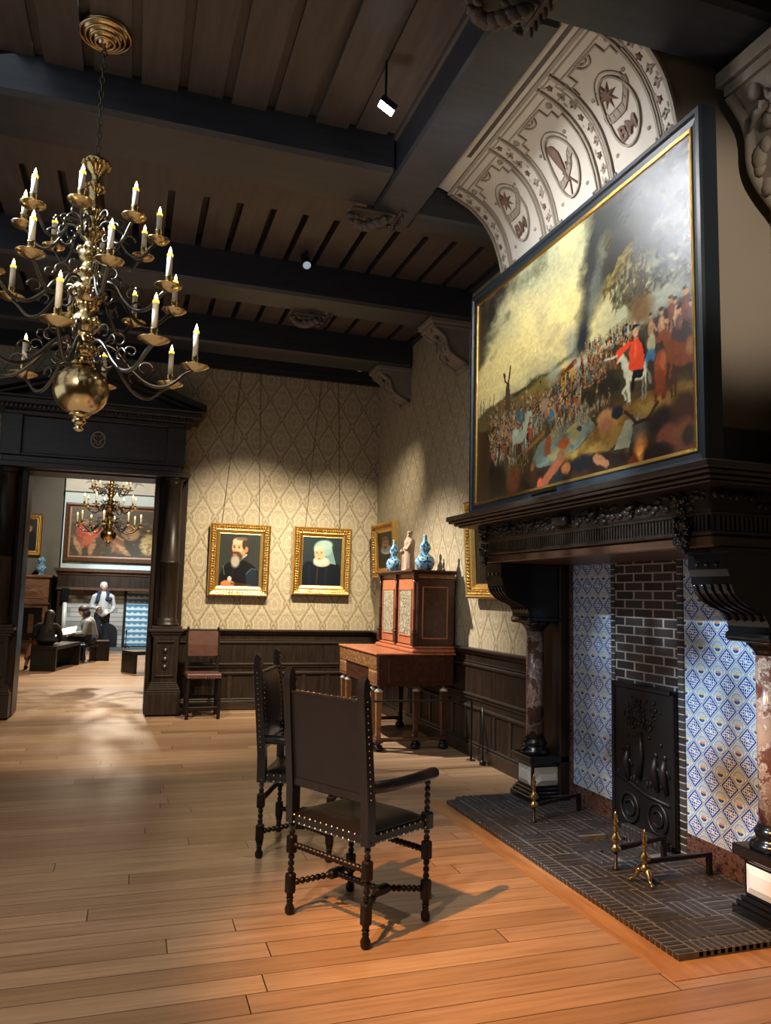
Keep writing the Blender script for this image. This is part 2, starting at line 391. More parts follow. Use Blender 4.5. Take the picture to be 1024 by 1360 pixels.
# ------------------------------------------------------------------ doorcase
DX = -.535
dc = thing('doorcase', 'tall black oak doorcase with triangular pediment and columns around the passage', 'doorway', (DX, 10.6, 0))
def both(fn):
    for sg in (-1, 1): fn(sg)
def pil(sg):
    X = lambda t: DX+sg*t
    def bx(mb, a, c_, *r, **k):
        x0, x1 = sorted((X(a), X(c_))); return mb.bev(x0, x1, *r, **k)
    p = MB(); bx(p, .79, 1.22, 10.38, 10.83, .02, .29, b=.006)
    for i, (z, e) in enumerate(((.29, .0), (.32, .012), (.345, .024), (.37, .036), (.395, .048))): bx(p, .79+e, 1.22-e, 10.38+e, 10.83, z, z+.03, b=.006)
    bx(p, .85, 1.17, 10.44, 10.83, .42, 1.0, b=.004)
    o = p.build('pedestal', 'oak', dc, True)
    q = MB()
    for a0, a1, z0, z1 in ((.885, .9, .50, .95), (1.11, 1.125, .50, .95), (.885, 1.125, .935, .95), (.885, 1.125, .50, .515)): bx(q, a0, a1, 10.42, 10.445, z0, z1, b=.004)
    for zz in (.62, .72, .83): q.lathe([(.035, 0), (.03, .012), (.012, .02), (.0, .024)], (X(1.005), 10.44, zz), 12, (0, -1, 0))
    q.build('carved_panel', 'oakx', o, True) if False else q.build('carved_panel', 'oakx', dc, True)
    c = MB()
    for i, e in enumerate((.02, .0, -.02, .01)): bx(c, .83+e-.02, 1.19-e+.02, 10.42+e, 10.83, 1.0+i*.035, 1.035+i*.035, b=.006)
    c.build('pedestal_cap', 'oakx', dc, True)
    s = MB(); s.lathe([(.155, 1.14), (.155, 1.17), (.135, 1.18), (.145, 1.21), (.125, 1.23), (.122, 1.26), (.122, 1.95), (.132, 1.955), (.132, 1.985), (.118, 1.99), (.105, 3.0), (.118, 3.01), (.118, 3.03), (.105, 3.04), (.13, 3.07), (.15, 3.09)], (X(1.01), 10.58, 0), 28)
    s.build('column', 'oak', dc, True)
    b = MB(); bx(b, .80, 1.2, 10.70, 10.83, 1.14, 3.1, b=.004); b.build('back_pilaster', 'oak', dc, True)
both(pil)
fr = MB().bev(DX-.86, DX-.785, 10.6, 11.12, 0, 3.1, b=.01).bev(DX+.775, DX+.83, 10.6, 11.12, 0, 3.1, b=.01).bev(DX-.83, DX+.83, 10.6, 11.12, 3.08, 3.17, b=.01)
fr.box(DX-.86, DX-.78, 10.62, 10.83, 0, 3.1).box(DX+.78, DX+.82, 10.62, 10.83, 0, 3.1)
fr.build('door_lining', 'oak', dc, True)
en = MB()
for z0, z1, xx, yy in ((3.10, 3.17, 1.20, 10.42), (3.17, 3.25, 1.10, 10.48), (3.25, 3.29, 1.12, 10.46), (3.29, 3.77, 1.06, 10.52), (3.77, 3.83, 1.10, 10.46), (3.83, 3.88, 1.2, 10.38), (3.88, 3.95, 1.3, 10.28), (3.95, 3.985, 1.34, 10.24)):
    en.bev(DX-xx, DX+xx, yy, 10.83, z0, z1, b=.008)
for sg in (-1, 1):
    en.bev(*sorted((DX+sg*.88, DX+sg*1.12)), 10.44, 10.83, 3.25, 3.77, b=.006)
for i in range(44):
    x = DX-1.18+i*.0535; en.box(x, x+.03, 10.33, 10.40, 3.835, 3.875)
en.build('entablature', 'oakx', dc, True)
pd = MB(); pd.prism([(DX-1.28, 3.985), (DX+1.28, 3.985), (DX, 4.42)], 10.55, 10.83, 1)
for sg in (-1, 1):
    pd.prism([(DX+sg*1.36, 3.985), (DX+sg*1.36, 4.06), (DX, 4.53), (DX, 4.43)], 10.24, 10.83, 1)
    pd.prism([(DX+sg*1.30, 3.985), (DX+sg*1.22, 3.985), (DX, 4.38), (DX, 4.43)], 10.36, 10.83, 1)
pd.build('pediment', 'oakx', dc, True)
bd = MB(); a = [(.085*math.cos(t), .105*math.sin(t)) for t in np.linspace(0, 2*PI, 25)[:-1]]
bd.tube([(DX+.02+x, 10.50, 3.53+z) for x, z in a]+[(DX+.02+a[0][0], 10.50, 3.53)], .013, 6)
for sg in (-1, 1):
    bd.tube([(DX+.02+sg*.015, 10.50, 3.56), (DX+.02+sg*.05, 10.50, 3.60), (DX+.02+sg*.06, 10.50, 3.54), (DX+.02+sg*.01, 10.50, 3.50)], .011, 6)
    bd.tube([(DX+.02+sg*.05, 10.5, 3.47), (DX+.02+sg*.03, 10.5, 3.50), (DX+.02, 10.5, 3.455)], .01, 6)
bd.build('gilt_badge', simple('dull_gilt', (.30, .25, .18), .5, .5), dc, True)

# ------------------------------------------------------------------ raster helper for pictures
class Ras:
    def __init__(s, W, H, base):
        s.W, s.H = W, H; s.a = np.zeros((H, W, 3)); s.a[:] = base; s.u, s.v = np.meshgrid((np.arange(W)+.5)/W, (np.arange(H)+.5)/H)
    def bl(s, m, c):
        c = np.asarray(c, float); m = np.clip(m, 0, 1)[..., None]; s.a = s.a*(1-m)+c*m
    def ell(s, cx, cy, rx, ry, c, soft=.25, al=1, rot=0):
        R = max(rx, ry*s.H/s.W)*(1+soft)*1.05; x0, x1 = int(max(0, (cx-R)*s.W)), int(min(s.W, (cx+R)*s.W+2)); Ry = R*s.W/s.H; y0, y1 = int(max(0, (cy-Ry)*s.H)), int(min(s.H, (cy+Ry)*s.H+2))
        if x1 <= x0 or y1 <= y0: return
        sl = (slice(y0, y1), slice(x0, x1)); du, dv = (s.u[sl]-cx), (s.v[sl]-cy)*s.H/s.W; ca, sa = math.cos(rot), math.sin(rot)
        x = (du*ca+dv*sa)/rx; y = (-du*sa+dv*ca)/(ry*s.H/s.W); m = np.clip(np.clip((1-np.sqrt(x*x+y*y))/soft+.5, 0, 1)*al, 0, 1)[..., None]
        s.a[sl] = s.a[sl]*(1-m)+np.asarray(c, float)*m
    def warp(s, amp, n0, seed):
        dx = (s.fbm(n0, seed, 3)-.5)*amp*2; dy = (s.fbm(n0, seed+1, 3)-.5)*amp*2; xi = np.clip(((s.u+dx)*s.W).astype(int), 0, s.W-1); yi = np.clip(((s.v+dy*s.W/s.H)*s.H).astype(int), 0, s.H-1); s.a = s.a[yi, xi]
    def poly(s, pts, c, al=1, n=None):
        ins = np.zeros(s.u.shape, bool); k = len(pts); U = s.u; V = s.v
        if n is not None: U = U+n*.5; V = V+n
        for i in range(k):
            (x0, y0), (x1, y1) = pts[i], pts[(i+1) % k]
            if y0 == y1: continue
            c_ = ((y0 > V) != (y1 > V)) & (U < (x1-x0)*(V-y0)/(y1-y0)+x0); ins ^= c_
        s.bl(ins*al, c)
    def line(s, p, q, w, c, al=1):
        p, q = np.array(p), np.array(q); wy = w*s.W/s.H
        x0, x1 = int(max(0, (min(p[0], q[0])-w)*s.W)), int(min(s.W, (max(p[0], q[0])+w)*s.W+2)); y0, y1 = int(max(0, (min(p[1], q[1])-wy)*s.H)), int(min(s.H, (max(p[1], q[1])+wy)*s.H+2))
        if x1 <= x0 or y1 <= y0: return
        sl = (slice(y0, y1), slice(x0, x1)); u, v = s.u[sl], s.v[sl]; d = q-p; L = max(d@d, 1e-9); t = np.clip(((u-p[0])*d[0]+(v-p[1])*d[1])/L, 0, 1)
        m = (np.clip((w-np.hypot(u-p[0]-t*d[0], (v-p[1]-t*d[1])*s.H/s.W))/(w*.4), 0, 1)*al)[..., None]; s.a[sl] = s.a[sl]*(1-m)+np.asarray(c, float)*m
    def fbm(s, n0, seed, oct=5, sx=1, sy=1, gain=.55):
        r = np.random.default_rng(seed); out = np.zeros((s.H, s.W)); amp = 1; tot = 0
        for o in range(oct):
            nx, ny = int(n0*sx*2**o)+2, int(n0*sy*2**o)+2; g = r.random((ny+1, nx+1)); x = s.u*(nx-1); y = s.v*(ny-1)
            i, j = x.astype(int), y.astype(int); fx, fy = x-i, y-j; fx = fx*fx*(3-2*fx); fy = fy*fy*(3-2*fy)
            out += amp*((g[j, i]*(1-fx)+g[j, i+1]*fx)*(1-fy)+(g[j+1, i]*(1-fx)+g[j+1, i+1]*fx)*fy); tot += amp; amp *= gain
        return out/tot
def canvas(name, ras, w, h, parent, mat='canvas2', y=0., z0=0., x0=None):
    # local: x right, z up, front toward -y
    H, W = ras.H, ras.W; x0 = -w/2 if x0 is None else x0
    xs, zs = np.meshgrid(np.linspace(x0, x0+w, W), np.linspace(z0, z0+h, H)); n = W*H
    v = np.zeros((n+8, 3)); v[:n, 0] = xs.ravel(); v[:n, 1] = y; v[:n, 2] = zs.ravel()
    idx = np.arange(n).reshape(H, W); q = np.stack([idx[:-1, :-1], idx[:-1, 1:], idx[1:, 1:], idx[1:, :-1]], -1).reshape(-1, 4)
    k = n
    for i, (xx, yy, zz) in enumerate([(x, yq, z) for x in (x0, x0+w) for yq in (y+.001, y+.02) for z in (z0, z0+h)]): v[k+i] = (xx, yy, zz)
    bf = [(0, 1, 3, 2), (4, 6, 7, 5), (0, 4, 5, 1), (2, 3, 7, 6), (0, 2, 6, 4), (1, 5, 7, 3)]
    me = bpy.data.meshes.new(name); me.from_pydata(v.tolist(), [], q.tolist()+[tuple(k+i for i in f) for f in bf])
    at = me.color_attributes.new('Col', 'FLOAT_COLOR', 'POINT'); c = np.ones((n+8, 4)); c[:n, :3] = np.clip(ras.a, 0, 1).reshape(-1, 3)**2.2; c[n:, :3] = .02
    at.data.foreach_set('color', c.ravel()); me.materials.append(M[mat]); o = bpy.data.objects.new(name, me); COL.objects.link(o); o.parent = parent; return o
def frame_mb(w, h, prof):
    # prof: list (inset from outer edge, y) front; closed round the back; w,h outer
    mb = MB(); n = len(prof); vs = []
    for ins, y in prof:
        for sx, sz in ((-1, 0), (1, 0), (1, 1), (-1, 1)):
            vs.append((sx*(w/2-ins), y, (ins if sz == 0 else h-ins)))
    fs = []
    for i in range(n-1):
        for k in range(4): fs.append((i*4+k, (i+1)*4+k, (i+1)*4+(k+1) % 4, i*4+(k+1) % 4))
    for f in range(len(fs)): fs[f] = fs[f][::-1]
    for k in range(4): fs.append(((n-1)*4+k, k, (k+1) % 4, (n-1)*4+(k+1) % 4)[::-1])
    return mb.add(vs, fs)
def gilt_frame(name, label, loc, rz, w, h, ras, wid=.14, group=None, tilt=0, orn=.017, mat='canvas2'):
    t = thing(name, label, 'painting', loc, rz, group); t.rotation_euler = (tilt, 0, rz)
    prof = [(0, .0), (0, -.05), (.006, -.075), (.018, -.085), (.028, -.075), (wid*.55, -.052), (wid*.62, -.055), (wid*.68, -.045), (wid*.72, -.035), (wid*.95, -.02), (wid, -.022), (wid, 0)]
    frame_mb(w, h, prof).build('gilt_frame', 'gold', t)
    o = MB(); ins = wid*.32; step = .034
    def put(x, z, horiz, i):
        r = orn*random.uniform(.7, 1.15); o.sph((x, -.066, z), r, 7, 4, 1.25 if horiz else .8, .75, .8 if horiz else 1.25)
        for s in (-1, 1):
            dx, dz = (random.uniform(-.006, .006), s*wid*.17) if horiz else (s*wid*.17, random.uniform(-.006, .006)); o.sph((x+dx, -.064, z+dz), r*.62, 6, 4, 1, .8, 1)
    nx = int((w-2*ins)/step); nz = int((h-2*ins)/step)
    for i in range(nx+1):
        for z in (ins, h-ins): put(-(w/2-ins)+i*(w-2*ins)/nx, z, True, i)
    for i in range(1, nz):
        for x in (-(w/2-ins), w/2-ins): put(x, ins+i*(h-2*ins)/nz, False, i)
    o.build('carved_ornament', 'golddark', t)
    canvas('canvas', ras, w-2*wid+.01, h-2*wid+.01, t, mat, -.014, wid-.005)
    return t
def port_man():
    r = Ras(150, 200, (.20, .205, .19)); n = r.fbm(4, 1); r.bl((n-.3)*.6, (.14, .15, .15))
    r.poly([(.02, 0), (.03, .16), (.10, .34), (.22, .44), (.38, .49), (.62, .50), (.80, .42), (.93, .34), (1, .2), (1, 0)], (.075, .08, .095), 1, (n-.5)*.02)
    r.poly([(.70, .02), (.66, .25), (.74, .33), (.90, .34), (.97, .2), (.98, 0)], (.13, .17, .21), .9); r.line((.68, .24), (.80, .34), .012, (.35, .38, .40), .8); r.line((.80, .34), (.93, .33), .011, (.35, .38, .40), .8)
    r.line((.11, .38), (.15, .22), .011, (.40, .42, .43), .8); r.line((.35, .38), (.34, .1), .008, (.16, .15, .14)); r.line((.48, .48), (.66, .60), .03, (.64, .62, .55))
    r.ell(.50, .72, .17, .165, (.72, .54, .40)); r.ell(.44, .74, .13, .14, (.82, .63, .47)); r.ell(.45, .85, .13, .07, (.80, .66, .52)); r.ell(.62, .80, .07, .11, (.24, .20, .17)); r.ell(.66, .70, .04, .055, (.74, .45, .33))
    r.ell(.53, .90, .14, .03, (.42, .36, .30), .6); r.ell(.44, .55, .125, .10, (.28, .22, .17), .5); r.ell(.40, .47, .105, .115, (.62, .58, .53), .5); r.ell(.38, .60, .05, .018, (.70, .30, .24)); r.ell(.40, .635, .10, .022, (.30, .22, .17), .5)
    r.ell(.36, .74, .028, .014, (.15, .1, .08)); r.ell(.48, .735, .028, .014, (.15, .1, .08)); r.line((.33, .77), (.39, .775), .01, (.3, .2, .15)); r.line((.45, .765), (.52, .77), .01, (.3, .2, .15)); r.line((.40, .74), (.37, .67), .012, (.62, .42, .3)); r.ell(.37, .665, .03, .016, (.70, .45, .34))
    r.ell(.24, .045, .17, .07, (.72, .46, .28)); r.ell(.28, .14, .05, .05, (.72, .70, .66)); r.line((.33, .05), (.8, .03), .03, (.35, .2, .12), .7); r.warp(.006, 14, 5); return r
def port_lady():
    r = Ras(150, 200, (.16, .20, .20)); n = r.fbm(4, 2); r.bl((n-.3)*.5, (.10, .13, .14)); 
    r.poly([(.0, 0), (.02, .36), (.08, .48), (.18, .50), (.30, .46), (.68, .46), (.82, .48), (.94, .44), (1, .3), (1, 0)], (.065, .095, .125), 1, (n-.5)*.02)
    r.line((.40, .40), (.38, 0), .018, (.25, .18, .13), .8); r.line((.62, .36), (.60, .05), .03, (.11, .15, .18), .7); r.line((.2, .4), (.2, .05), .03, (.09, .13, .16), .7)
    r.poly([(.62, .90), (.74, .80), (.86, .44), (.70, .46), (.60, .62)], (.42, .54, .53)); r.ell(.52, .76, .23, .17, (.52, .64, .62), .2); r.ell(.60, .84, .16, .09, (.58, .68, .66), .4)
    r.ell(.50, .47, .21, .085, (.66, .66, .58)); r.ell(.48, .52, .19, .08, (.74, .74, .66)); r.ell(.44, .66, .135, .155, (.80, .62, .50)); r.ell(.42, .74, .12, .07, (.82, .68, .55)); r.ell(.43, .55, .035, .012, (.66, .3, .25))
    r.ell(.37, .67, .025, .011, (.2, .14, .1)); r.ell(.48, .67, .025, .011, (.2, .14, .1)); r.line((.34, .695), (.40, .70), .007, (.4, .28, .2)); r.line((.45, .70), (.52, .695), .007, (.4, .28, .2)); r.line((.41, .67), (.40, .60), .009, (.66, .45, .34)); r.warp(.006, 14, 6); return r
def port_ruff():
    r = Ras(90, 160, (.15, .17, .17)); n = r.fbm(4, 3); r.bl((n-.4)*.5, (.10, .12, .12)); r.ell(.5, .1, .5, .35, (.05, .055, .07))
    r.ell(.52, .50, .34, .12, (.68, .72, .72)); r.ell(.5, .53, .28, .1, (.50, .56, .58)); r.ell(.47, .68, .20, .16, (.78, .58, .42)); r.ell(.45, .82, .2, .06, (.58, .45, .33)); r.ell(.45, .57, .12, .05, (.42, .28, .2))
    r.ell(.40, .69, .03, .012, (.15, .1, .08)); r.ell(.55, .69, .03, .012, (.15, .1, .08)); return r
def port_dark(seed):
    r = Ras(60, 80, (.13, .12, .10)); n = r.fbm(3, seed); r.bl((n-.3)*.6, (.26, .22, .15)); r.ell(.7, .25, .3, .4, (.03, .03, .03)); r.ell(.66, .68, .1, .1, (.5, .38, .3)); return r
g0 = 'gilt framed portraits on the damask walls'
gilt_frame('framed_portrait', 'gilt framed portrait of a bearded man in black, beside the doorcase', (1.41, YB-.03, 1.55), 0, .835, 1.0, port_man(), .14, g0, .035)
gilt_frame('framed_portrait', 'gilt framed portrait of a lady in white veil and ruff on the end wall', (2.585, YB-.03, 1.59), 0, .85, .97, port_lady(), .14, g0, .03)
gilt_frame('framed_portrait', 'narrow view gilt portrait of a man with white ruff behind the cabinet vases', (XW-.04, 10.14, 1.86), -PI/2, .96, .76, port_ruff(), .13, g0, .05)
gilt_frame('framed_painting', 'gilt framed picture half hidden under the mantel shelf', (XW-.05, 6.66, 1.60), -PI/2, 1.30, 1.0, port_dark(5), .15, g0, .05)
wr = MB()
for x0, x1, xt0, xt1, z in ((1.15, 1.67, 1.33, 1.64, 2.55), (2.33, 2.85, 2.5, 2.75, 2.56)):
    for a, b in ((x0, xt0), (x1, xt1)): wr.tube([(a, YB-.03, z-.02), (b, YB-.015, 4.74)], .0022, 4)
w1 = MB().tube([(1.15, YB-.03, 2.53), (1.33, YB-.012, 4.74)], .003, 4).tube([(1.67, YB-.03, 2.53), (1.60, YB-.012, 4.74)], .003, 4).build('hanging_wire', 'steel')
tag(w1, 'pair of thin wires holding up the bearded man portrait', 'wire')
w2 = MB().tube([(2.33, YB-.03, 2.54), (2.5, YB-.012, 4.74)], .003, 4).tube([(2.85, YB-.03, 2.54), (2.76, YB-.012, 4.74)], .003, 4).build('hanging_wire', 'steel')
tag(w2, 'pair of thin wires holding up the veiled lady portrait', 'wire')
# ------------------------------------------------------------------ chimney hood with painted cove
PROF = [(2.80, 4.0), (2.80, 4.15), (2.785, 4.28), (2.755, 4.42), (2.705, 4.56), (2.64, 4.665), (2.56, 4.745), (2.47, 4.81), (2.37, 4.855), (2.25, 4.90), (2.12, 4.93), (1.99, 4.945), (1.85, 4.95)]
PA = np.array(PROF); SL = np.concatenate([[0], np.cumsum(np.hypot(*np.diff(PA, axis=0).T))])-.15    # s=0 at z 4.15
Y0, Y1 = 3.35, 5.5
def cov(y, s, d=0.):
    s = min(max(s, SL[0]), SL[-1]); x = np.interp(s, SL, PA[:, 0]); z = np.interp(s, SL, PA[:, 1]); e = .02
    tx = np.interp(s+e, SL, PA[:, 0])-np.interp(s-e, SL, PA[:, 0]); tz = np.interp(s+e, SL, PA[:, 1])-np.interp(s-e, SL, PA[:, 1]); L = math.hypot(tx, tz) or 1
    return (x-d*tz/L*1.0, y, z+d*tx/L)                                 # normal: left of direction = into the room
hood = MB().prism([(2.81, 2.27), (2.81, 4.15)]+[(a+.012, b+.012) for a, b in PROF[2:]]+[(1.85, 5.1), (3.42, 5.1), (3.42, 2.27)], Y0+.012, Y1, 1)
hd = struct('wall_chimney_hood', hood, 'wallbeige')
cv = MB(); ns = 24; ss = np.linspace(SL[0], SL[-1], ns+1); n = len(cv.v)
vs = [cov(y, s) for y in (Y0+.012, Y1) for s in ss]
cv.add(vs, [(i, i+1, ns+2+i, ns+1+i) for i in range(ns)], True)
for y in (Y0, Y1+.005):
    pass
cv.build('cove_plaster', 'plaster', hd)
def ribbon(mb, pts, w, d, closed=False, base=.0):
    # pts (y, s) polyline, bevelled strip standing d off the cove
    P = []
    for i in range(len(pts)-(0 if closed else 1)):
        a, b = pts[i], pts[(i+1) % len(pts)]; L = math.hypot(b[0]-a[0], b[1]-a[1]); k = max(1, int(L/.06))
        P += [(a[0]+(b[0]-a[0])*j/k, a[1]+(b[1]-a[1])*j/k) for j in range(k)]
    if not closed: P.append(pts[-1])
    n = len(P); vs = []
    for i, p in enumerate(P):
        a = P[(i-1) % n] if closed or i else P[0]; b = P[(i+1) % n] if closed or i < n-1 else P[-1]
        t = (b[0]-a[0], b[1]-a[1]); L = math.hypot(*t) or 1; nx, ny = -t[1]/L*w/2, t[0]/L*w/2
        vs += [cov(p[0]+nx, p[1]+ny, base), cov(p[0]+nx*.8, p[1]+ny*.8, d+base), cov(p[0]-nx*.8, p[1]-ny*.8, d+base), cov(p[0]-nx, p[1]-ny, base)]
    fs = []
    for i in range(n if closed else n-1):
        j = (i+1) % n
        for k in range(3): fs.append((i*4+k, i*4+k+1, j*4+k+1, j*4+k))
    mb.add(vs, fs)
def blob(mb, y, s, ry, rs, d, n=12, sh=None):
    vs = [cov(y, s, d)]; 
    ring = [(y+ry*math.cos(2*PI*k/n)*(1 if sh is None else sh[k % len(sh)]), s+rs*math.sin(2*PI*k/n)*(1 if sh is None else sh[k % len(sh)])) for k in range(n)]
    vs += [cov(a*.6+y*.4, b*.6+s*.4, d*.8) for a, b in ring]+[cov(a, b, .001) for a, b in ring]
    fs = [(0, 1+k, 1+(k+1) % n) for k in range(n)]+[(1+k, 1+n+k, 1+n+(k+1) % n, 1+(k+1) % n) for k in range(n)]; mb.add(vs, fs, sh is None)
line, dark, red, pale = MB(), MB(), MB(), MB()
SM = .95
bands = [5.44, 4.735, 4.03, 3.43]
for yb in bands:
    for o in (-.075, .075): ribbon(line, [(yb+o, -.1), (yb+o, SM)], .022, .018)
    ribbon(pale, [(yb, -.1), (yb, SM)], .11, .006)
    for k in range(11):
        s = -.03+k*.092
        if k % 3 == 1: blob(red, yb+.01, s, .034, .034, .018, 10, (1, .62))
        else: blob(dark, yb+random.uniform(-.015, .015), s, .052, .044, .018, 11, (1, .5, .8)); blob(red, yb, s, .016, .014, .024, 8)
        blob(dark, yb-.035 if k % 2 else yb+.035, s+.035, .014, .03, .010, 7)
ribbon(line, [(Y0, SM+.02), (Y1, SM+.02)], .03, .025); ribbon(line, [(Y0, SM-.02), (Y1, SM-.02)], .012, .012)
def txt(s, size, yc, sc_, rot=0, d=.01):
    cu = bpy.data.curves.new('t', 'FONT'); cu.body = s; cu.size = size; cu.align_x = 'CENTER'; cu.align_y = 'CENTER'; cu.offset = size*.022; cu.resolution_u = 3
    ob = bpy.data.objects.new('t', cu); COL.objects.link(ob); dg = bpy.context.evaluated_depsgraph_get(); me = bpy.data.meshes.new_from_object(ob.evaluated_get(dg))
    mb = MB(); c, s2 = math.cos(rot), math.sin(rot)
    vs = [cov(yc-(v.co.x*c-v.co.y*s2), sc_+(v.co.x*s2+v.co.y*c), d) for v in me.vertices]; mb.add(vs, [tuple(p.vertices) for p in me.polygons])
    bpy.data.objects.remove(ob); bpy.data.curves.remove(cu); return mb
letters = MB()
for pi_, yc in enumerate((5.09, 4.385, 3.735)):
    W, c0, h = .245, .44, .41
    # stepped strapwork frame
    q = []
    for (a, b) in ((1, 1), (-1, 1), (-1, -1), (1, -1)):
        cs = [(W, h-.13), (W-.045, h-.13), (W-.045, h-.07), (W-.10, h-.07), (W-.10, h)]
        if a*b < 0: cs = cs[::-1]
        q += [(yc+a*x, c0+b*y) for x, y in cs]
    ribbon(line, q, .016, .012, True)
    ribbon(line, [(yc+W+.02, c0-h-.02), (yc-W-.02, c0-h-.02), (yc-W-.02, c0+h+.02), (yc+W+.02, c0+h+.02)], .010, .01, True)
    ov = [(yc+.135*math.cos(t), c0+.02+.22*math.sin(t)) for t in np.linspace(0, 2*PI, 37)[:-1]]
    ribbon(line, ov, .018, .016, True); ribbon(line, [(yc+(a-yc)*1.22, c0+.02+(b-c0-.02)*1.16) for a, b in ov][3:16], .01, .01)
    for a in (-1, 1):
        for b in (-1, 1): blob(dark, yc+a*(W-.02), c0+b*(h-.03), .024, .026, .022, 10); blob(dark, yc+a*.155, c0+b*.19, .018, .014, .012, 8)
    for b in (-1, 1):
        for sc2 in (1, .55): ribbon(line if sc2 == 1 else dark, [(yc+.062*sc2*math.cos(t), c0+b*(h+.01-.062*sc2*math.sin(t))) for t in np.linspace(0, PI, 9)], .014, .012)
    if pi_ != 1:
        blob(red, yc+.045, c0+.15, .09, .095, .016, 16, (1, .42)); letters.add(*(lambda m: (m.v, m.f))(txt('BM', .13, yc-.0, c0-.10, .1, .013)))
        sc_pts = [(yc+.15, c0+.045), (yc+.10, c0+.025), (yc+.04, c0+.025), (yc-.03, c0+.03), (yc-.08, c0+.08), (yc-.12, c0+.13), (yc-.13, c0+.17)]
    else:
        # perched bird on a branch
        bird = [(.02, .19), (.05, .20), (.075, .175), (.075, .12), (.055, .04), (.035, -.02), (.015, -.09), (.0, -.085), (.012, -.02), (.005, .05), (-.005, .12), (.005, .17)]
        P = [cov(yc+a, c0+b, .014) for a, b in bird]; Q = [cov(yc+a, c0+b, .0) for a, b in bird]; k = len(P)
        red.add(P+Q, [tuple(range(k))]+[(i, (i+1) % k, k+(i+1) % k, k+i) for i in range(k)])
        ribbon(red, [(yc+.05, c0-.01), (yc-.09, c0-.17)], .012, .012); ribbon(red, [(yc-.02, c0+.04), (yc+.02, c0-.18)], .010, .01)
        sc_pts = [(yc+.13, c0-.06), (yc+.08, c0-.075), (yc+.02, c0-.05), (yc-.04, c0+.0), (yc-.08, c0+.06), (yc-.12, c0+.08)]
    ribbon(line, sc_pts, .052, .008); ribbon(dark, [(a, b+.026) for a, b in sc_pts], .007, .012); ribbon(dark, [(a, b-.026) for a, b in sc_pts], .007, .012)
    for i in range(9):
        t = i/8*(len(sc_pts)-1.01); a = int(t); fr_ = t-a; y = sc_pts[a][0]*(1-fr_)+sc_pts[a+1][0]*fr_; s = sc_pts[a][1]*(1-fr_)+sc_pts[a+1][1]*fr_
        ribbon(dark, [(y, s-.016), (y, s+.016)], .006, .012)
        if i % 2: ribbon(dark, [(y, s-.014), (y-.012, s-.014)], .006, .012)
    if pi_ == 1: blob(dark, yc+.10, c0-.10, .024, .03, .012, 8, (1, .5)); ribbon(dark, [(yc+.10, c0-.12), (yc+.05, c0-.19)], .007, .01)
line.build('strapwork', 'plasterd', hd); pale.build('arch_band', 'plaster', hd); dark.build('painted_flowers', 'plasterd', hd); red.build('painted_emblems', 'brownp', hd); letters.build('painted_letters', 'brownp', hd)
# ------------------------------------------------------------------ mantel
mt = thing('fireplace_mantel', 'massive black oak mantelpiece on red marble columns around the tiled hearth', 'fireplace', (3.1, 4.42, 0))
sh = MB()
for x, e, z0, z1 in ((2.50, 0, 2.235, 2.275), (2.515, .015, 2.215, 2.235), (2.55, .05, 2.195, 2.215), (2.58, .08, 2.18, 2.195)): sh.bev(x, 3.42, 2.86+e, 5.98-e, z0, z1, b=.007)
sh.build('shelf', 'oaky', mt, True)
Bv(2.76, 3.42, 3.30, 5.53, 2.275, 2.565, b=.01).build('shelf_plinth', 'oaky', mt, True)
Bv(2.70, 3.42, 3.08, 5.76, 2.06, 2.19, b=.01).build('frieze', 'oak', mt, True)
cvg = MB(); rr = random.Random(3)
for i in range(62):
    y = 3.14+i*.0425; [cvg.sph((2.70, y+rr.uniform(-.02, .02), 2.125+rr.uniform(-.045, .045)), rr.uniform(.010, .024), 7, 5, .8, 1.5, .8) for _ in range(3)]
    if i % 9 == 4: cvg.tube([(2.69, y-.05, 2.16), (2.665, y, 2.12), (2.69, y+.05, 2.15)], .014, 6)
for i in range(15): cvg.sph((2.74+i*.045, 3.078, 2.125+rr.uniform(-.03, .03)), rr.uniform(.018, .034), 7, 5, 1, .8, 1)
cvg.lathe([(.03, -.08), (.036, -.05), (.036, .05), (.03, .08)], (2.675, 4.42, 2.12), 12, (0, 1, 0))
cvg.build('frieze_carving', 'oak', mt, True)
fl = MB().bev(2.735, 3.42, 3.10, 5.68, 1.955, 2.06, b=.005)
n = 92
for i in range(n): y = 3.13+i*(2.52/(n-1)); fl.box(2.72, 2.74, y-.0085, y+.0085, 1.97, 2.045)
for i in range(23): x = 2.76+i*.029; fl.box(x-.0085, x+.0085, 3.088, 3.105, 1.97, 2.045)
fl.bev(2.71, 3.42, 3.085, 5.70, 2.045, 2.062, b=.004); fl.bev(2.70, 3.42, 3.075, 5.71, 1.945, 1.968, b=.006)
fl.build('fluted_band', 'oakx', mt, True)
Bv(2.725, 3.42, 3.10, 5.67, 1.885, 1.945, b=.008).build('lower_rail', 'redoak', mt, True)
for yy in (3.27, 5.62):                                                   # carved drops on the corners
    g = MB(); rr = random.Random(int(yy*10))
    for (z, r, k) in ((2.13, .045, 9), (2.08, .03, 6), (2.02, .035, 9), (1.97, .045, 13), (1.92, .042, 11), (1.885, .032, 8)):
        for j in range(k): g.sph((2.685+rr.uniform(-.018, .02), yy+rr.uniform(-r, r), z+rr.uniform(-.02, .02)), rr.uniform(.011, .018), 7, 5)
    g.build('carved_fruit_drop', 'ebony', mt, True)
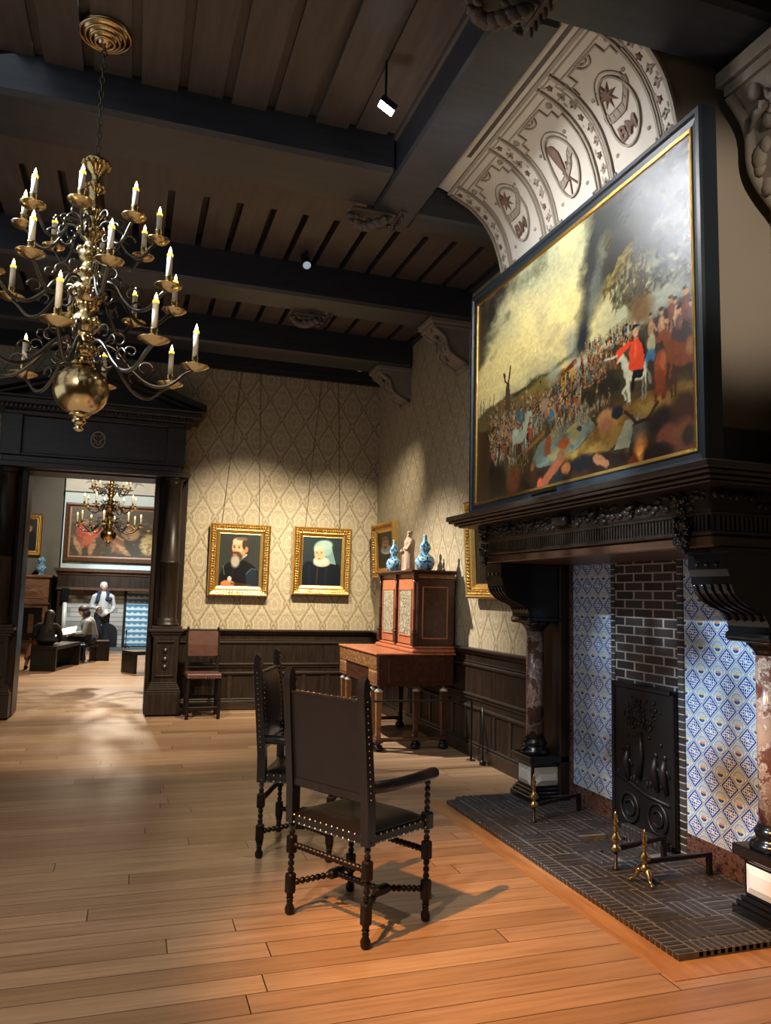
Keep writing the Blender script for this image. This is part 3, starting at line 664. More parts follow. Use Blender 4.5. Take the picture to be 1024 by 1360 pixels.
def console(yc):
    c = MB(); pts = [(2.78, 1.885), (2.78, 1.775), (2.795, 1.74), (2.80, 1.70), (2.82, 1.655), (2.86, 1.615), (2.91, 1.590), (2.96, 1.572), (3.0, 1.55), (3.02, 1.52), (3.03, 1.49), (3.03, 1.455), (3.42, 1.455), (3.42, 1.885)]
    c.prism(pts, yc-.14, yc+.14, 1); c.bev(2.765, 3.42, yc-.155, yc+.155, 1.855, 1.885, b=.005)
    for k in range(3): c.lathe([(.0, -.006), (.010, -.004), (.014, .0)], (2.776, yc-.07+.07*k, 1.80), 10, (-1, 0, 0))
    for k in range(5):
        y = yc-.11+k*.055; c.tube([(x-.004, y, z) for x, z in pts[3:10]], .010, 6)
    o = c.build('console', 'ebony', mt, True)
    v = MB(); v.lathe([(.026, -.15), (.030, -.14), (.030, .14), (.026, .15)], (3.045, yc, 1.438), 14, (0, 1, 0)); v.bev(3.03, 3.32, yc-.16, yc+.16, 1.425, 1.46, b=.006)
    v.lathe([(.072, 1.345), (.074, 1.36), (.088, 1.375), (.112, 1.40), (.125, 1.43)], (3.165, yc, 0), 22)
    v.build('capital', 'ebony', mt, True)
def column(yc, mat):
    s = MB().lathe([(.074, .50), (.072, .9), (.068, 1.345)], (3.165, yc, 0), 26); s.build('marble_shaft', mat, mt, True)
    b = MB().lathe([(.118, .375), (.122, .395), (.112, .415), (.088, .425), (.092, .445), (.100, .46), (.090, .475), (.078, .50)], (3.165, yc, 0), 26); b.build('column_base', 'ebony', mt, True)
    p = MB()
    for x, e, z0, z1 in ((3.03, 0, .03, .075), (3.045, .015, .075, .10), (3.06, .03, .10, .125), (3.075, .045, .125, .30), (3.06, .03, .30, .32), (3.035, .005, .32, .375)): p.bev(x, 3.42-e*.2, yc-.165+e, yc+.165-e, z0, z1, b=.006)
    p.build('plinth', 'ebony', mt, True)
    w = MB()
    def pyr(a):  # truncated pyramid panels on the room face and the near side
        return w
    y0, y1, z0, z1 = yc-.10, yc+.10, .145, .285
    w.add([(3.074, y0, z0), (3.074, y1, z0), (3.074, y1, z1), (3.074, y0, z1), (3.060, y0+.035, z0+.035), (3.060, y1-.035, z0+.035), (3.060, y1-.035, z1-.035), (3.060, y0+.035, z1-.035)], [(0, 4, 5, 1)[::1], (1, 5, 6, 2), (2, 6, 7, 3), (3, 7, 4, 0), (4, 7, 6, 5)])
    yy = yc-.12; x0, x1 = 3.095, 3.335
    for sg in (-1, 1):
        yf = yc+sg*.121; w.add([(x0, yf, z0), (x1, yf, z0), (x1, yf, z1), (x0, yf, z1), (x0+.05, yf+sg*.013, z0+.04), (x1-.05, yf+sg*.013, z0+.04), (x1-.05, yf+sg*.013, z1-.04), (x0+.05, yf+sg*.013, z1-.04)], [(0, 1, 5, 4), (1, 2, 6, 5), (2, 3, 7, 6), (3, 0, 4, 7), (4, 5, 6, 7)])
    w.build('white_marble_panel', 'whitem', mt, True)
for yc, mm in ((3.20, 'redmarble2'), (5.64, 'redmarble')): console(yc); column(yc, mm)
[Bv(3.30, 3.42, a_, b_, .035, 1.885, b=.01).build('back_pilaster', 'oak', mt, True) for a_, b_ in ((5.48, 5.80), (3.02, 3.36))]
Bv(2.80, 3.42, 3.34, 5.48, 1.90, 1.95, b=.01).build('soffit', 'oak', mt, True)
# ------------------------------------------------------------------ tiles and fire back wall
ts = thing('tiled_fire_wall', 'blue and white tiled fire wall with black brick centre strip', 'tiled wall', (3.4, 4.42, 0))
B(3.393, 3.42, 4.905, 5.43, .175, 2.0).build('tile_panel', 'delft', ts, True); B(3.393, 3.42, 3.46, 4.125, .175, 2.0).build('tile_panel', 'delft', ts, True)
B(3.39, 3.42, 4.18, 4.86, .0, 2.0).build('brick_panel', 'firebrick', ts, True)
MB().bev(3.378, 3.42, 4.125, 4.18, .02, 1.99, b=.006).bev(3.378, 3.42, 4.86, 4.905, .02, 1.99, b=.006).build('brick_edge', 'edgebrick', ts, True)
MB().bev(3.385, 3.42, 4.905, 5.50, .02, .175, b=.004).bev(3.385, 3.42, 5.43, 5.50, .175, 1.95, b=.004).bev(3.385, 3.42, 3.30, 4.125, .02, .175, b=.004).bev(3.385, 3.42, 3.34, 3.46, .175, 1.95, b=.004).build('marble_border', 'breccia', ts, True)
fbk = thing('cast_iron_fireback', 'black cast iron fireback with tree and wheel relief', 'fireback', (3.36, 4.50, .04))
pl = Bv(3.345, 3.385, 4.175, 4.84, .04, 1.035, b=.008)
for a in ((4.175, 4.84, 1.0, 1.035), (4.175, 4.84, .04, .075), (4.175, 4.205, .04, 1.035), (4.81, 4.84, .04, 1.035)): pl.bev(3.333, 3.35, a[0], a[1], a[2], a[3], b=.006)
pl.build('plate', 'iron', fbk, True)
rl = MB(); rr = random.Random(11)
for yc in (4.345, 4.64):
    rl.tube([(3.34, yc+.095*math.cos(t), .20+.095*math.sin(t)) for t in np.linspace(0, 2*PI, 25)], .012, 6, False)
    rl.tube([(3.34, yc+.05*math.cos(t), .20+.05*math.sin(t)) for t in np.linspace(.6, 2*PI-.6, 15)], .010, 6)
for i in range(90):
    a, b = rr.gauss(0, .5), rr.gauss(0, .5); y, z = 4.51+a*.2, .83+b*.13
    if 4.24 < y < 4.77 and .62 < z < .97: rl.sph((3.343, y, z), rr.uniform(.008, .018), 6, 4, .6)
rl.tube([(3.343, 4.52, .72), (3.340, 4.50, .58), (3.343, 4.53, .42)], [.012, .02, .028], 8)
rl.tube([(3.343, 4.80, .40), (3.337, 4.6, .36), (3.337, 4.45, .325), (3.343, 4.22, .31)], .012, 6)
for yq in (4.66, 4.36, 4.27):
    rl.sph((3.343, yq, .60), .022, 8, 5, .6); rl.tube([(3.343, yq, .585), (3.338, yq+.01, .50), (3.343, yq-.02, .38)], [.018, .034, .02], 8)
    rl.tube([(3.343, yq, .54), (3.343, yq+.06, .57)], .009, 6); rl.tube([(3.343, yq, .54), (3.343, yq-.05, .48)], .009, 6)
for i in range(16): rl.sph((3.343, 4.24+i*.035, .37+rr.uniform(0, .05)), rr.uniform(.008, .016), 6, 4, .6, .7, 1.8)
rl.build('relief', 'iron', fbk, True)
# ------------------------------------------------------------------ hearth of dark bricks
he = thing('brick_hearth', 'black basket weave brick hearth laid on the boarded floor', 'hearth', (2.9, 4.42, 0))
PIT = (2.90, 3.27, 4.22, 4.645)
def inpit(x, y): return PIT[0] < x < PIT[1] and PIT[2] < y < PIT[3]
bk = MB(); rr = random.Random(5); bl, bw = .204, .051; g = .006
def brick(x0, x1, y0, y1):
    dz = rr.uniform(-.002, .002); cx, cy = (x0+x1)/2, (y0+y1)/2
    if x1 > 3.395: x1 = 3.395
    if x1-x0 < .02: return
    if inpit(cx, cy): return
    bk.bev(x0+g/2, x1-g/2, y0+g/2, y1-g/2, .004, .034+dz, b=.005)
for i in range(66):                                                    # border course along the front
    y = 3.03+i*.0405; bk.bev(2.425, 2.425+.105, y+.003, y+.0375, .002, .034, b=.006)
for j in range(24):
    x = 2.535+j*.0405
    if x < 3.38: bk.bev(x+.003, x+.0375, 3.03, 3.135, .002, .034, b=.006)
ix = 0; x = 2.535
while x < 3.39:
    y = 3.138; iy = 0
    while y < 5.69:
        if (ix+iy) % 2:
            for k in range(4): brick(x, x+bl, y+k*bw, y+(k+1)*bw)
        else:
            for k in range(4): brick(x+k*bw, x+(k+1)*bw, y, y+bl)
        y += bl; iy += 1
    x += bl; ix += 1
bk.build('bricks', 'hearthbrick', he, True)
mo = MB().box(2.43, PIT[0], 3.03, 5.70, 0, .0305).box(PIT[1], 3.42, 3.03, 5.70, 0, .0305).box(PIT[0], PIT[1], 3.03, PIT[2], 0, .0305).box(PIT[0], PIT[1], PIT[3], 5.70, 0, .0305)
mo.build('mortar_bed', 'mortar', he, True)
cu_ = MB()
for i in range(7): cu_.bev(PIT[0]+i*.052, PIT[0]+i*.052+.047, PIT[2], PIT[3], .001, .008, b=.003)
for i in range(10): y = 4.225+i*.042; cu_.bev(3.265, 3.33, y, y+.036, .004, .10, b=.005)
cu_.build('brick_kerb', 'hearthbrick', he, True)
# ------------------------------------------------------------------ andirons
def andiron(name, label, x, y, xb, yb, tall, feet):
    t = thing(name, label, 'andiron', (x, y, .036), 0, None)
    d = Vector((xb-x, yb-y, 0)); L = d.length; d /= L; zb = .115
    b = MB(); a = Vector((x, y, .036+zb)); e = a+d*L
    nrm = Vector((-d.y, d.x, 0))*.011
    def bar(p, q, up): b.add([p-nrm-up, p+nrm-up, p+nrm+up, p-nrm+up, q-nrm-up, q+nrm-up, q+nrm+up, q-nrm+up], [(0, 1, 2, 3)[::-1], (4, 5, 6, 7), (0, 1, 5, 4), (1, 2, 6, 5), (2, 3, 7, 6), (3, 0, 4, 7)])
    bar(a, e, Vector((0, 0, .011))); leg = e-d*.011; b.box(leg.x-.013, leg.x+.013, leg.y-.013, leg.y+.013, .036, .036+zb+.012)
    b.build('iron_bar', 'iron', t, True)
    f = MB(); o = (x, y, 0)
    if feet:
        for an in (PI*.75, PI*1.45, 0.1+PI*.1):
            c, s = math.cos(an), math.sin(an); f.tube([(x+c*.012, y+s*.012, .115), (x+c*.04, y+s*.04, .10), (x+c*.055, y+s*.055, .065), (x+c*.075, y+s*.075, .048), (x+c*.088, y+s*.088, .046)], [.022, .02, .012, .009, .013], 8)
        z = .10
    else:
        i_ = MB().lathe([(.020, .036), (.020, .045), (.012, .05), (.011, .15)], o, 10); i_.build('iron_post', 'iron', t, True); z = .14
    f.lathe([(r, z+h) for r, h in ((.028, 0), (.036, .02), (.018, .035), (.014, .05), (.034, .062), (.036, .072), (.016, .10), (.011, .125), (.020, .138), (.010, .15), (.015, .162), (.018, .172), (.008, .19), (.012, .20), (.006, .215), (.0, .232))], o, 14)
    f.build('brass_finial', 'brass', t, True)
andiron('andiron', 'brass footed andiron with long iron bar, nearest the camera on the hearth', 2.83, 3.80, 3.30, 3.82, True, True)
andiron('andiron', 'brass topped iron log rest standing left of the brass footed andiron', 2.80, 4.03, 3.24, 4.15, False, False)
andiron('andiron', 'brass topped andiron in front of the far column plinth', 2.80, 5.00, 3.30, 5.20, False, False)
t = thing('bell_pull', 'small brass handle hanging beside the far fireplace column', 'bell pull', (3.27, 5.83, 1.55))
MB().lathe([(.0, 1.535), (.010, 1.56), (.022, 1.66), (.024, 1.665), (.008, 1.67), (.006, 1.69), (.02, 1.70), (.02, 1.71), (.006, 1.72), (.006, 1.74), (.024, 1.755), (.027, 1.775), (.018, 1.795), (.0, 1.80)], (3.27, 5.84, 0), 12).build('handle', 'clay', t, True)
# ------------------------------------------------------------------ the big battle painting
def battle():
    r = Ras(600, 400, (.66, .64, .48)); u, v = r.u, r.v; C = np.clip
    n1 = r.fbm(4, 11, 6, 1.5, 1); n2 = r.fbm(4, 12, 6, 1, 1.5); n3 = r.fbm(9, 13, 6); n4 = r.fbm(22, 14, 4)
    r.bl(C(1.25-np.abs(v-.60)*4, 0, 1), (.84, .76, .50)); r.bl(C((v-.72)*3, 0, 1)*.8, (.58, .60, .49)); r.bl(C((n1-.46)*5, 0, 1)*.7, (.90, .80, .52)); r.bl(C((n2-.55)*6, 0, 1)*.55, (.60, .56, .42)); r.bl(C((u-.62)*5, 0, 1)*C((.72-v)*6, 0, 1)*.85, (.58, .61, .54))
    r.bl(C((.30-u)*4.0+(v-.90)*4.5+(n3-.5)*2.6, 0, 1)*.96, (.15, .14, .125)); r.bl(C((.10-u)*9+(v-.80)*3+(n3-.5)*1.2, 0, 1)*.7, (.24, .22, .18))
    # smoke: column bending to the right and filling the upper right
    e = .545+C(v-.44, 0, 1)*.10; sm = C((u-e-(n3-.5)*.15)*18, 0, 1)*C((v-.50-(u-.60)*.62+(n1-.5)*.2)*7, 0, 1); r.bl(sm*.93, (.20, .21, .205)); r.bl(sm*C((n2-.56)*6, 0, 1)*.5, (.33, .335, .31)); r.bl(sm*C((.5-n1)*6, 0, 1)*.5, (.13, .135, .135))
    r.bl(C(1.3-np.abs(u-.60-(v-.5)*.10-(n3-.5)*.05)/.038, 0, 1)*C((v-.43)*16, 0, 1)*C((.70-v)*7, 0, 1)*.95, (.13, .155, .17)); r.bl(C(1.2-np.abs(u-.55-(n3-.5)*.05)/.03, 0, 1)*C((v-.43)*16, 0, 1)*C((.64-v)*8, 0, 1)*.6, (.40, .46, .46))
    r.ell(.70, .83, .03, .05, (.50, .49, .38), .9, .55, -.4); r.ell(.66, .70, .022, .09, (.48, .50, .44), .9, .5, -.3)
    tr = C((u-.80)*6+(v-.62)*2.2+(n3-.5)*3.2, 0, 1)*C((v-.47)*12, 0, 1); r.bl(tr*.85, (.20, .195, .175)); r.bl(tr*C((n4-.52)*7, 0, 1)*.5, (.34, .33, .27))
    for k in range(460):                                                # foliage
        a, b = RNG.random(2); x = .70+.30*a; y = .56+b*.30
        if (x-.70)*.9+(y-.56)*.7 < .10+.05*math.sin(x*40): continue
        r.ell(x, y, .010+.008*RNG.random(), .006, ((.16, .15, .10), (.30, .27, .15), (.23, .22, .17))[k % 3], .6, .55, RNG.random()*3)
    for k in range(90): q = RNG.random(); r.ell(.70+.10*q+RNG.normal()*.008, .66+.10*q+RNG.normal()*.012, .011, .006, ((.52, .46, .24), (.34, .29, .14))[k % 2], .6, .7, .6+RNG.normal()*.5)
    for k in range(90): q = RNG.random(); r.ell(.77+.07*q, .60-.03*math.sin(q*3)+RNG.normal()*.02, .010, .007, ((.22, .20, .12), (.36, .31, .17))[k % 2], .6, .7, RNG.random()*3)
    # land
    hz = .43+.035*np.sin(u*5)+.09*C((u-.60)*3, 0, 1)+(n4-.5)*.03; g = C((hz-v)*90, 0, 1); r.bl(g, (.25, .225, .145)); r.bl(g*C((n3-.46)*7, 0, 1)*.8, (.42, .35, .19)); r.bl(g*C((.47-n1)*7, 0, 1)*.8, (.13, .115, .085)); r.bl(g*C((n4-.55)*7, 0, 1)*.5, (.50, .40, .24))
    r.ell(.40, .42, .11, .045, (.52, .46, .21), .8, .8, .15); r.bl(C(1-np.abs(v-.455-(u-.3)*.12-(n4-.5)*.03)*60, 0, 1)*C((u-.22)*8, 0, 1)*C((.62-u)*8, 0, 1)*.8, (.17, .18, .12))
    r.poly([(.62, .47), (.80, .53), (.80, .50), (.62, .44)], (.56, .56, .40), .8, (n4-.5)*.02); r.ell(.835, .52, .04, .05, (.42, .29, .13), .8, .85)
    r.poly([(.195, .40), (.202, .51), (.222, .51), (.232, .40)], (.30, .24, .19)); r.line((.212, .50), (.190, .565), .006, (.26, .19, .14)); r.line((.212, .50), (.228, .585), .006, (.26, .19, .14))
    for x in (.03, .05, .09, .12): r.line((x, .42), (x+.003, .50), .003, (.34, .32, .22))
    r.poly([(.505, .375), (.508, .425), (.535, .455), (.57, .45), (.585, .39)], (.78, .60, .24)); r.poly([(.53, .38), (.535, .43), (.55, .43), (.55, .38)], (.36, .24, .12)); r.line((.515, .43), (.575, .455), .008, (.40, .18, .10)); r.ell(.60, .43, .035, .03, (.74, .70, .62), .9, .8); r.ell(.47, .445, .03, .05, (.60, .62, .55), 1, .7); r.ell(.50, .325, .04, .03, (.72, .68, .56), 1, .8)
    r.poly([(.34, .10), (.40, .19), (.52, .235), (.63, .23), (.66, .17), (.58, .12), (.45, .08)], (.47, .55, .50), 1, (n3-.5)*.04); r.bl(((v < .2) & (v > .1) & (u > .4) & (u < .6))*C((n4-.52)*8, 0, 1)*.5, (.30, .38, .36))
    r.poly([(.44, .055), (.60, .13), (.74, .215), (.99, .25), (.99, .12), (.80, .12), (.62, .03)], (.60, .45, .19), 1, (n3-.5)*.05); r.bl(((v < .25) & (u > .44))*C((n4-.50)*7, 0, 1)*C((v-.03-(u-.5)*.25)*16, 0, 1)*.6, (.76, .62, .30)); r.bl(((v < .25) & (u > .44))*C((.47-n4)*7, 0, 1)*.45, (.34, .23, .12))
    pal = [(.66, .46, .28), (.56, .26, .15), (.34, .25, .17), (.74, .64, .46), (.26, .38, .42), (.15, .12, .10), (.46, .33, .19), (.60, .38, .22), (.50, .44, .33)]
    def man(x, y, s, c=None, hat=None, tilt=0):
        c = pal[RNG.integers(9)] if c is None else c; w, h = .0075*s, .022*s
        r.ell(x, y, w, h, c, .35, 1, tilt); r.ell(x+w*.3, y+h*.2, w*.45, h*.6, tuple(min(1, k*1.35) for k in c), .6, .6, tilt); r.line((x-w*.5, y-h), (x-w*.9, y-h*2.0), .0022*s, tuple(k*.6 for k in c)); r.line((x+w*.5, y-h), (x+w*.8, y-h*2.0), .0022*s, tuple(k*.6 for k in c))
        r.line((x+w*.6, y+h*.5), (x+w*(1.2+RNG.random()), y+h*RNG.normal()*.6), .0026*s, c); r.ell(x, y+h*1.35, .0042*s, .0075*s, (.74, .54, .38), .4, 1); r.ell(x, y+h*1.62, .0055*s, .0038*s, hat or (.18, .14, .11), .4, .9)
    def horse(x, y, s, c, face=1, rear=False):
        d = tuple(k*.62 for k in c); l = tuple(min(1, k*1.25) for k in c)
        for dx in (-.030, -.020, .022, .032): r.line((x+dx*s, y-.01*s), (x+dx*s*1.1, y-.058*s), .0042*s, d if dx in (-.020, .022) else c); r.line((x+dx*s*1.1, y-.055*s), (x+dx*s*1.0, y-.10*s), .003*s, d)
        r.ell(x, y, .038*s, .030*s, c, .25, 1, .05*face); r.ell(x+.022*s*face, y+.012*s, .018*s, .032*s, c, .3, 1, -.3*face); r.ell(x-.022*s*face, y+.004*s, .019*s, .034*s, c, .3, 1); r.ell(x-.02*s*face, y+.014*s, .012*s, .014*s, l, .8, .6)
        r.ell(x+.038*s*face, y+.045*s, .0105*s, .034*s, c, .3, 1, -.35*face); r.ell(x+.053*s*face, y+.068*s, .014*s, .011*s, c, .3, 1, -.5*face); r.line((x-.040*s*face, y+.01*s), (x-.050*s*face, y-.055*s), .005*s, d)
    for k in range(620):                                                # crowd, back rows first
        q = 1-k/620; x = .10+.62*RNG.random(); y = .20+.22*q+RNG.normal()*.012+.03*(x-.4); s = .45+(1-q)*.95
        if y < .24 and x > .34: y += .07
        if k % 6 == 0: horse(x, y-.012*s, .33*s, ((.62, .58, .48), (.36, .20, .11), (.22, .14, .10))[k % 3], 1 if k % 4 else -1)
        man(x, y+.008*s, .62*s)
    for k in range(180): man(.60+.22*RNG.random(), .36+.14*RNG.random(), .42)
    for k in range(40): x = .60+.16*RNG.random(); r.ell(x, .25+.22*(x-.55)+RNG.random()*.06, .016, .012, (.14, .13, .09), .6, .7, RNG.random()*3)
    r.ell(.42, .34, .018, .028, (.68, .56, .42), .4, .95); horse(.285, .255, 1.15, (.70, .74, .62), 1); r.ell(.29, .345, .03, .03, (.24, .38, .40), .4, .9); man(.295, .33, 1.2, (.26, .42, .44)); man(.345, .245, 1.2, (.72, .26, .15)); man(.23, .26, 1.1, (.60, .44, .26)); man(.20, .29, 1.2, (.62, .50, .34)); man(.455, .285, 1.1, (.16, .42, .62), None, -.5); man(.50, .28, 1.1, (.46, .26, .18), None, .8)
    r.line((.31, .17), (.42, .225), .008, (.58, .38, .22)); r.tor = None
    for a in np.linspace(0, 2*PI, 24): r.line((.30+.035*math.cos(a), .12+.055*math.sin(a)), (.30+.035*math.cos(a+.27), .12+.055*math.sin(a+.27)), .004, (.46, .34, .2))
    for a in range(6): r.line((.30, .12), (.30+.034*math.cos(a), .12+.053*math.sin(a)), .003, (.42, .3, .18))
    r.poly([(.425, .12), (.43, .20), (.455, .205), (.455, .13)], (.64, .30, .16)); r.ell(.52, .155, .028, .02, (.68, .30, .14), .4); r.ell(.555, .205, .03, .010, (.70, .62, .38), .5, 1, .3); r.ell(.59, .19, .012, .01, (.15, .22, .28), .4)
    r.bl(C((.46-v)*20, 0, 1)*.26, (.26, .20, .13)); r.warp(.003, 60, 55)
    # shaded foreground
    fg = C((.085-.03*np.sin(u*9)-v+(n1-.5)*.12+C(.13-u, 0, 1)*2.2+C(u-.86, 0, 1)*.3)*40, 0, 1); r.bl(fg, (.155, .105, .075)); r.bl(fg*C((n3-.5)*7, 0, 1)*.7, (.27, .165, .11)); r.bl(fg*C((.45-n4)*8, 0, 1)*.6, (.09, .07, .06))
    r.poly([(.0, .0), (.0, .36), (.06, .34), (.15, .12), (.16, 0)], (.24, .15, .105), .85, (n3-.5)*.04); r.ell(.15, .06, .06, .09, (.085, .075, .07), .6, .95); r.ell(.11, .13, .018, .05, (.07, .06, .06), .5); r.ell(.25, .06, .04, .06, (.40, .225, .13), .6, .95); r.ell(.35, .075, .03, .05, (.24, .155, .10), .6, .95); r.ell(.36, .10, .012, .02, (.52, .33, .2), .5)
    r.line((.42, .02), (.50, .09), .020, (.50, .28, .18)); r.ell(.505, .105, .018, .026, (.52, .32, .21), .5); r.ell(.60, .055, .07, .028, (.10, .105, .11), .5, .95); r.line((.66, .06), (.70, .03), .014, (.55, .36, .24)); r.ell(.50, .03, .03, .025, (.12, .14, .14), .6); r.ell(.53, .055, .02, .022, (.62, .38, .22), .6); r.ell(.40, .02, .015, .025, (.66, .28, .18), .6)
    r.ell(.70, .19, .035, .035, (.68, .48, .30), .4); r.ell(.70, .165, .028, .03, (.58, .38, .26), .5); r.ell(.745, .20, .022, .02, (.13, .15, .18), .4); r.poly([(.73, .07), (.77, .155), (.82, .155), (.80, .07)], (.56, .56, .46), .9, (n4-.5)*.02); r.poly([(.78, .0), (.80, .14), (.90, .145), (.90, .0)], (.20, .145, .10), .9, (n4-.5)*.03)
    r.ell(.825, .055, .018, .045, (.86, .46, .16), 1, .95); r.ell(.825, .03, .012, .025, (.98, .68, .28), 1, .9); r.ell(.82, .11, .03, .05, (.42, .42, .38), 1, .45); r.line((.775, .19), (.815, .145), .006, (.24, .16, .1)); r.line((.885, .185), (.85, .14), .006, (.24, .16, .1)); r.line((.81, .145), (.86, .142), .005, (.16, .12, .09)); r.ell(.80, .005, .018, .03, (.42, .18, .11), .5)
    for x, y, w, h, c in ((.90, .12, .045, .045, (.16, .115, .09)), (.965, .135, .04, .05, (.27, .165, .12)), (.915, .06, .035, .045, (.47, .27, .19)), (.965, .04, .045, .065, (.50, .30, .21)), (.975, .05, .018, .03, (.24, .2, .17)), (.88, .02, .05, .03, (.15, .10, .08))): r.ell(x, y, w, h, c, .5, .95)
    # knoll, company and riders
    r.bl(C((.50-v+(n4-.5)*.05)*14, 0, 1)*C((u-.845)*26, 0, 1)*C((v-.20)*30, 0, 1)*.75, (.21, .14, .10))
    for x, y, s in ((.87, .40, 1.0), (.90, .43, 1.0), (.92, .39, 1.1), (.94, .44, 1.1), (.955, .40, 1.1), (.975, .45, 1.2), (.99, .41, 1.1), (.865, .44, .9), (.93, .46, .9)): man(x, y, s*1.5, [(.58, .38, .26), (.44, .24, .15), (.66, .48, .34), (.36, .23, .16)][int(x*100) % 4])
    for k in range(3): r.ell(.90+.04*k, .36, .03, .03, (.25, .2, .17), .6, .8)
    horse(.965, .31, 1.25, (.50, .26, .14), -1); r.ell(.985, .325, .012, .03, (.66, .50, .3), .6, .7)
    horse(.812, .315, 1.02, (.78, .75, .62), -1); r.line((.785, .30), (.787, .225), .006, (.80, .76, .62)); r.line((.787, .28), (.766, .262), .006, (.80, .76, .62)); r.line((.766, .262), (.775, .235), .0045, (.74, .70, .56))
    for dx in (-.012, .010, .014): r.line((.893+dx, .28), (.892+dx, .195), .006, (.42, .19, .10))
    r.ell(.895, .30, .021, .05, (.58, .27, .14), .3); r.ell(.903, .315, .009, .03, (.74, .42, .24), .7, .7); r.ell(.893, .25, .014, .04, (.50, .23, .12), .5)
    r.ell(.868, .385, .014, .040, (.66, .62, .47), .3); r.ell(.866, .436, .009, .014, (.62, .48, .34), .3); r.ell(.863, .345, .016, .024, (.24, .42, .52), .4); r.ell(.862, .315, .008, .02, (.2, .16, .14), .5)
    r.ell(.835, .37, .012, .05, (.10, .09, .08), .4, .9)
    r.poly([(.790, .335), (.792, .40), (.800, .425), (.822, .43), (.838, .40), (.842, .35), (.838, .315), (.805, .31)], (.87, .27, .14)); r.ell(.812, .39, .006, .03, (.95, .42, .24), .7, .7); r.poly([(.80, .42), (.745, .385), (.738, .41), (.79, .432)], (.87, .27, .14)); r.line((.745, .40), (.70, .405), .003, (.75, .70, .62)); r.ell(.812, .450, .009, .015, (.82, .60, .46), .3); r.poly([(.792, .462), (.81, .482), (.832, .466)], (.09, .08, .08)); r.poly([(.805, .32), (.84, .318), (.838, .29), (.808, .292)], (.09, .08, .09)); r.line((.808, .31), (.802, .262), .007, (.10, .09, .09))
    r.warp(.0045, 40, 71); k = (r.fbm(90, 99, 3)-.5)*.22; r.a = C(r.a*(1+k[..., None]), 0, 1)*.93
    return r
PX, PY0, PY1, PZ0, PZ1 = 2.64, 3.01, 5.81, 2.275, 4.16
bp = thing('battle_painting', 'huge black framed oil painting of a battlefield standing on the mantel', 'painting', (PX, (PY0+PY1)/2, PZ0), -PI/2)
W_, H_ = PY1-PY0, PZ1-PZ0
frame_mb(W_, H_, [(0, .09), (0, -.0), (.010, -.012), (.035, -.012), (.045, .002), (.075, .008), (.085, .006), (.095, .01), (.095, .09)]).build('black_frame', 'ledtintfr', bp)
gf = frame_mb(W_-.16, H_-.16, [(0, .05), (0, .003), (.005, .0), (.022, .004), (.026, .014), (.026, .05)])
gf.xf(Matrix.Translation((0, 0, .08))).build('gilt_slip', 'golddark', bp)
canvas('canvas', battle(), W_-.19, H_-.19, bp, 'canvas', .014, .095)
B(-.36, -.02, -.018, -.005, .055, .08).build('title_plate', 'brass', bp)
# ------------------------------------------------------------------ corbels, ceiling carvings, fittings
def corbel(label, y0, y1, xo, zt, h, sc=1):
    t = thing('wall_corbel', label, 'corbel', (XW, (y0+y1)/2, zt-h)); d = XW-xo
    mb = MB().bev(xo, XW, y0, y1, zt-.06*sc, zt, b=.008).bev(xo+.03, XW, y0+.03, y1-.03, zt-.10*sc, zt-.06*sc, b=.008)
    pts = []
    for i in range(15):
        q = i/14; x = xo+.06+d*.78*(q**1.1)+.05*math.sin(q*PI*2.2); pts.append((x, zt-.10*sc-q*(h-.14*sc)))
    mb.prism(pts+[(XW, zt-h+.02), (XW, zt-.10*sc)], y0+.06, y1-.06, 1)
    o = mb.build('bracket_body', 'stone', t, True)
    g = MB(); rr = random.Random(int(y0*100))
    for yy in (y0+.055, y1-.055): g.tube([(x-.005, yy, z) for x, z in pts], .022*sc, 7)
    for i in range(22):
        q = rr.random(); x, z = pts[int(q*14)]; g.sph((x-.005, rr.uniform(y0+.08, y1-.08), z), rr.uniform(.015, .035)*sc, 7, 5, .7, 1, 1.4)
    for k in range(5):
        a = -1+k*.5; g.tube([(pts[3][0]-.02, (y0+y1)/2, pts[3][1]), (pts[3][0]-.05, (y0+y1)/2+.05*sc*a, pts[3][1]+.03*sc-.05*abs(a)*sc), (pts[3][0]-.035, (y0+y1)/2+.10*sc*a, pts[3][1]-.01-.06*abs(a)*sc)], [.012, .018*sc, .003], 6)
    g.lathe([(.045*sc, -(y1-y0)/2+.05), (.05*sc, 0), (.045*sc, (y1-y0)/2-.05)], (pts[-1][0]+.02, (y0+y1)/2, pts[-1][1]), 12, (0, 1, 0))
    g.build('acanthus_carving', 'stone', t, True)
corbel('carved stone corbel under the beam between cabinet corner and painting', 7.52, 7.93, 2.93, ZB, .52)
corbel('carved stone corbel in the far corner of the ceiling', 9.42, 9.82, 2.93, ZB, .50)
corbel('big carved stone corbel at the upper right beside the painting', 2.80, 3.31, 3.0, ZB-.04, .86, 1.5)
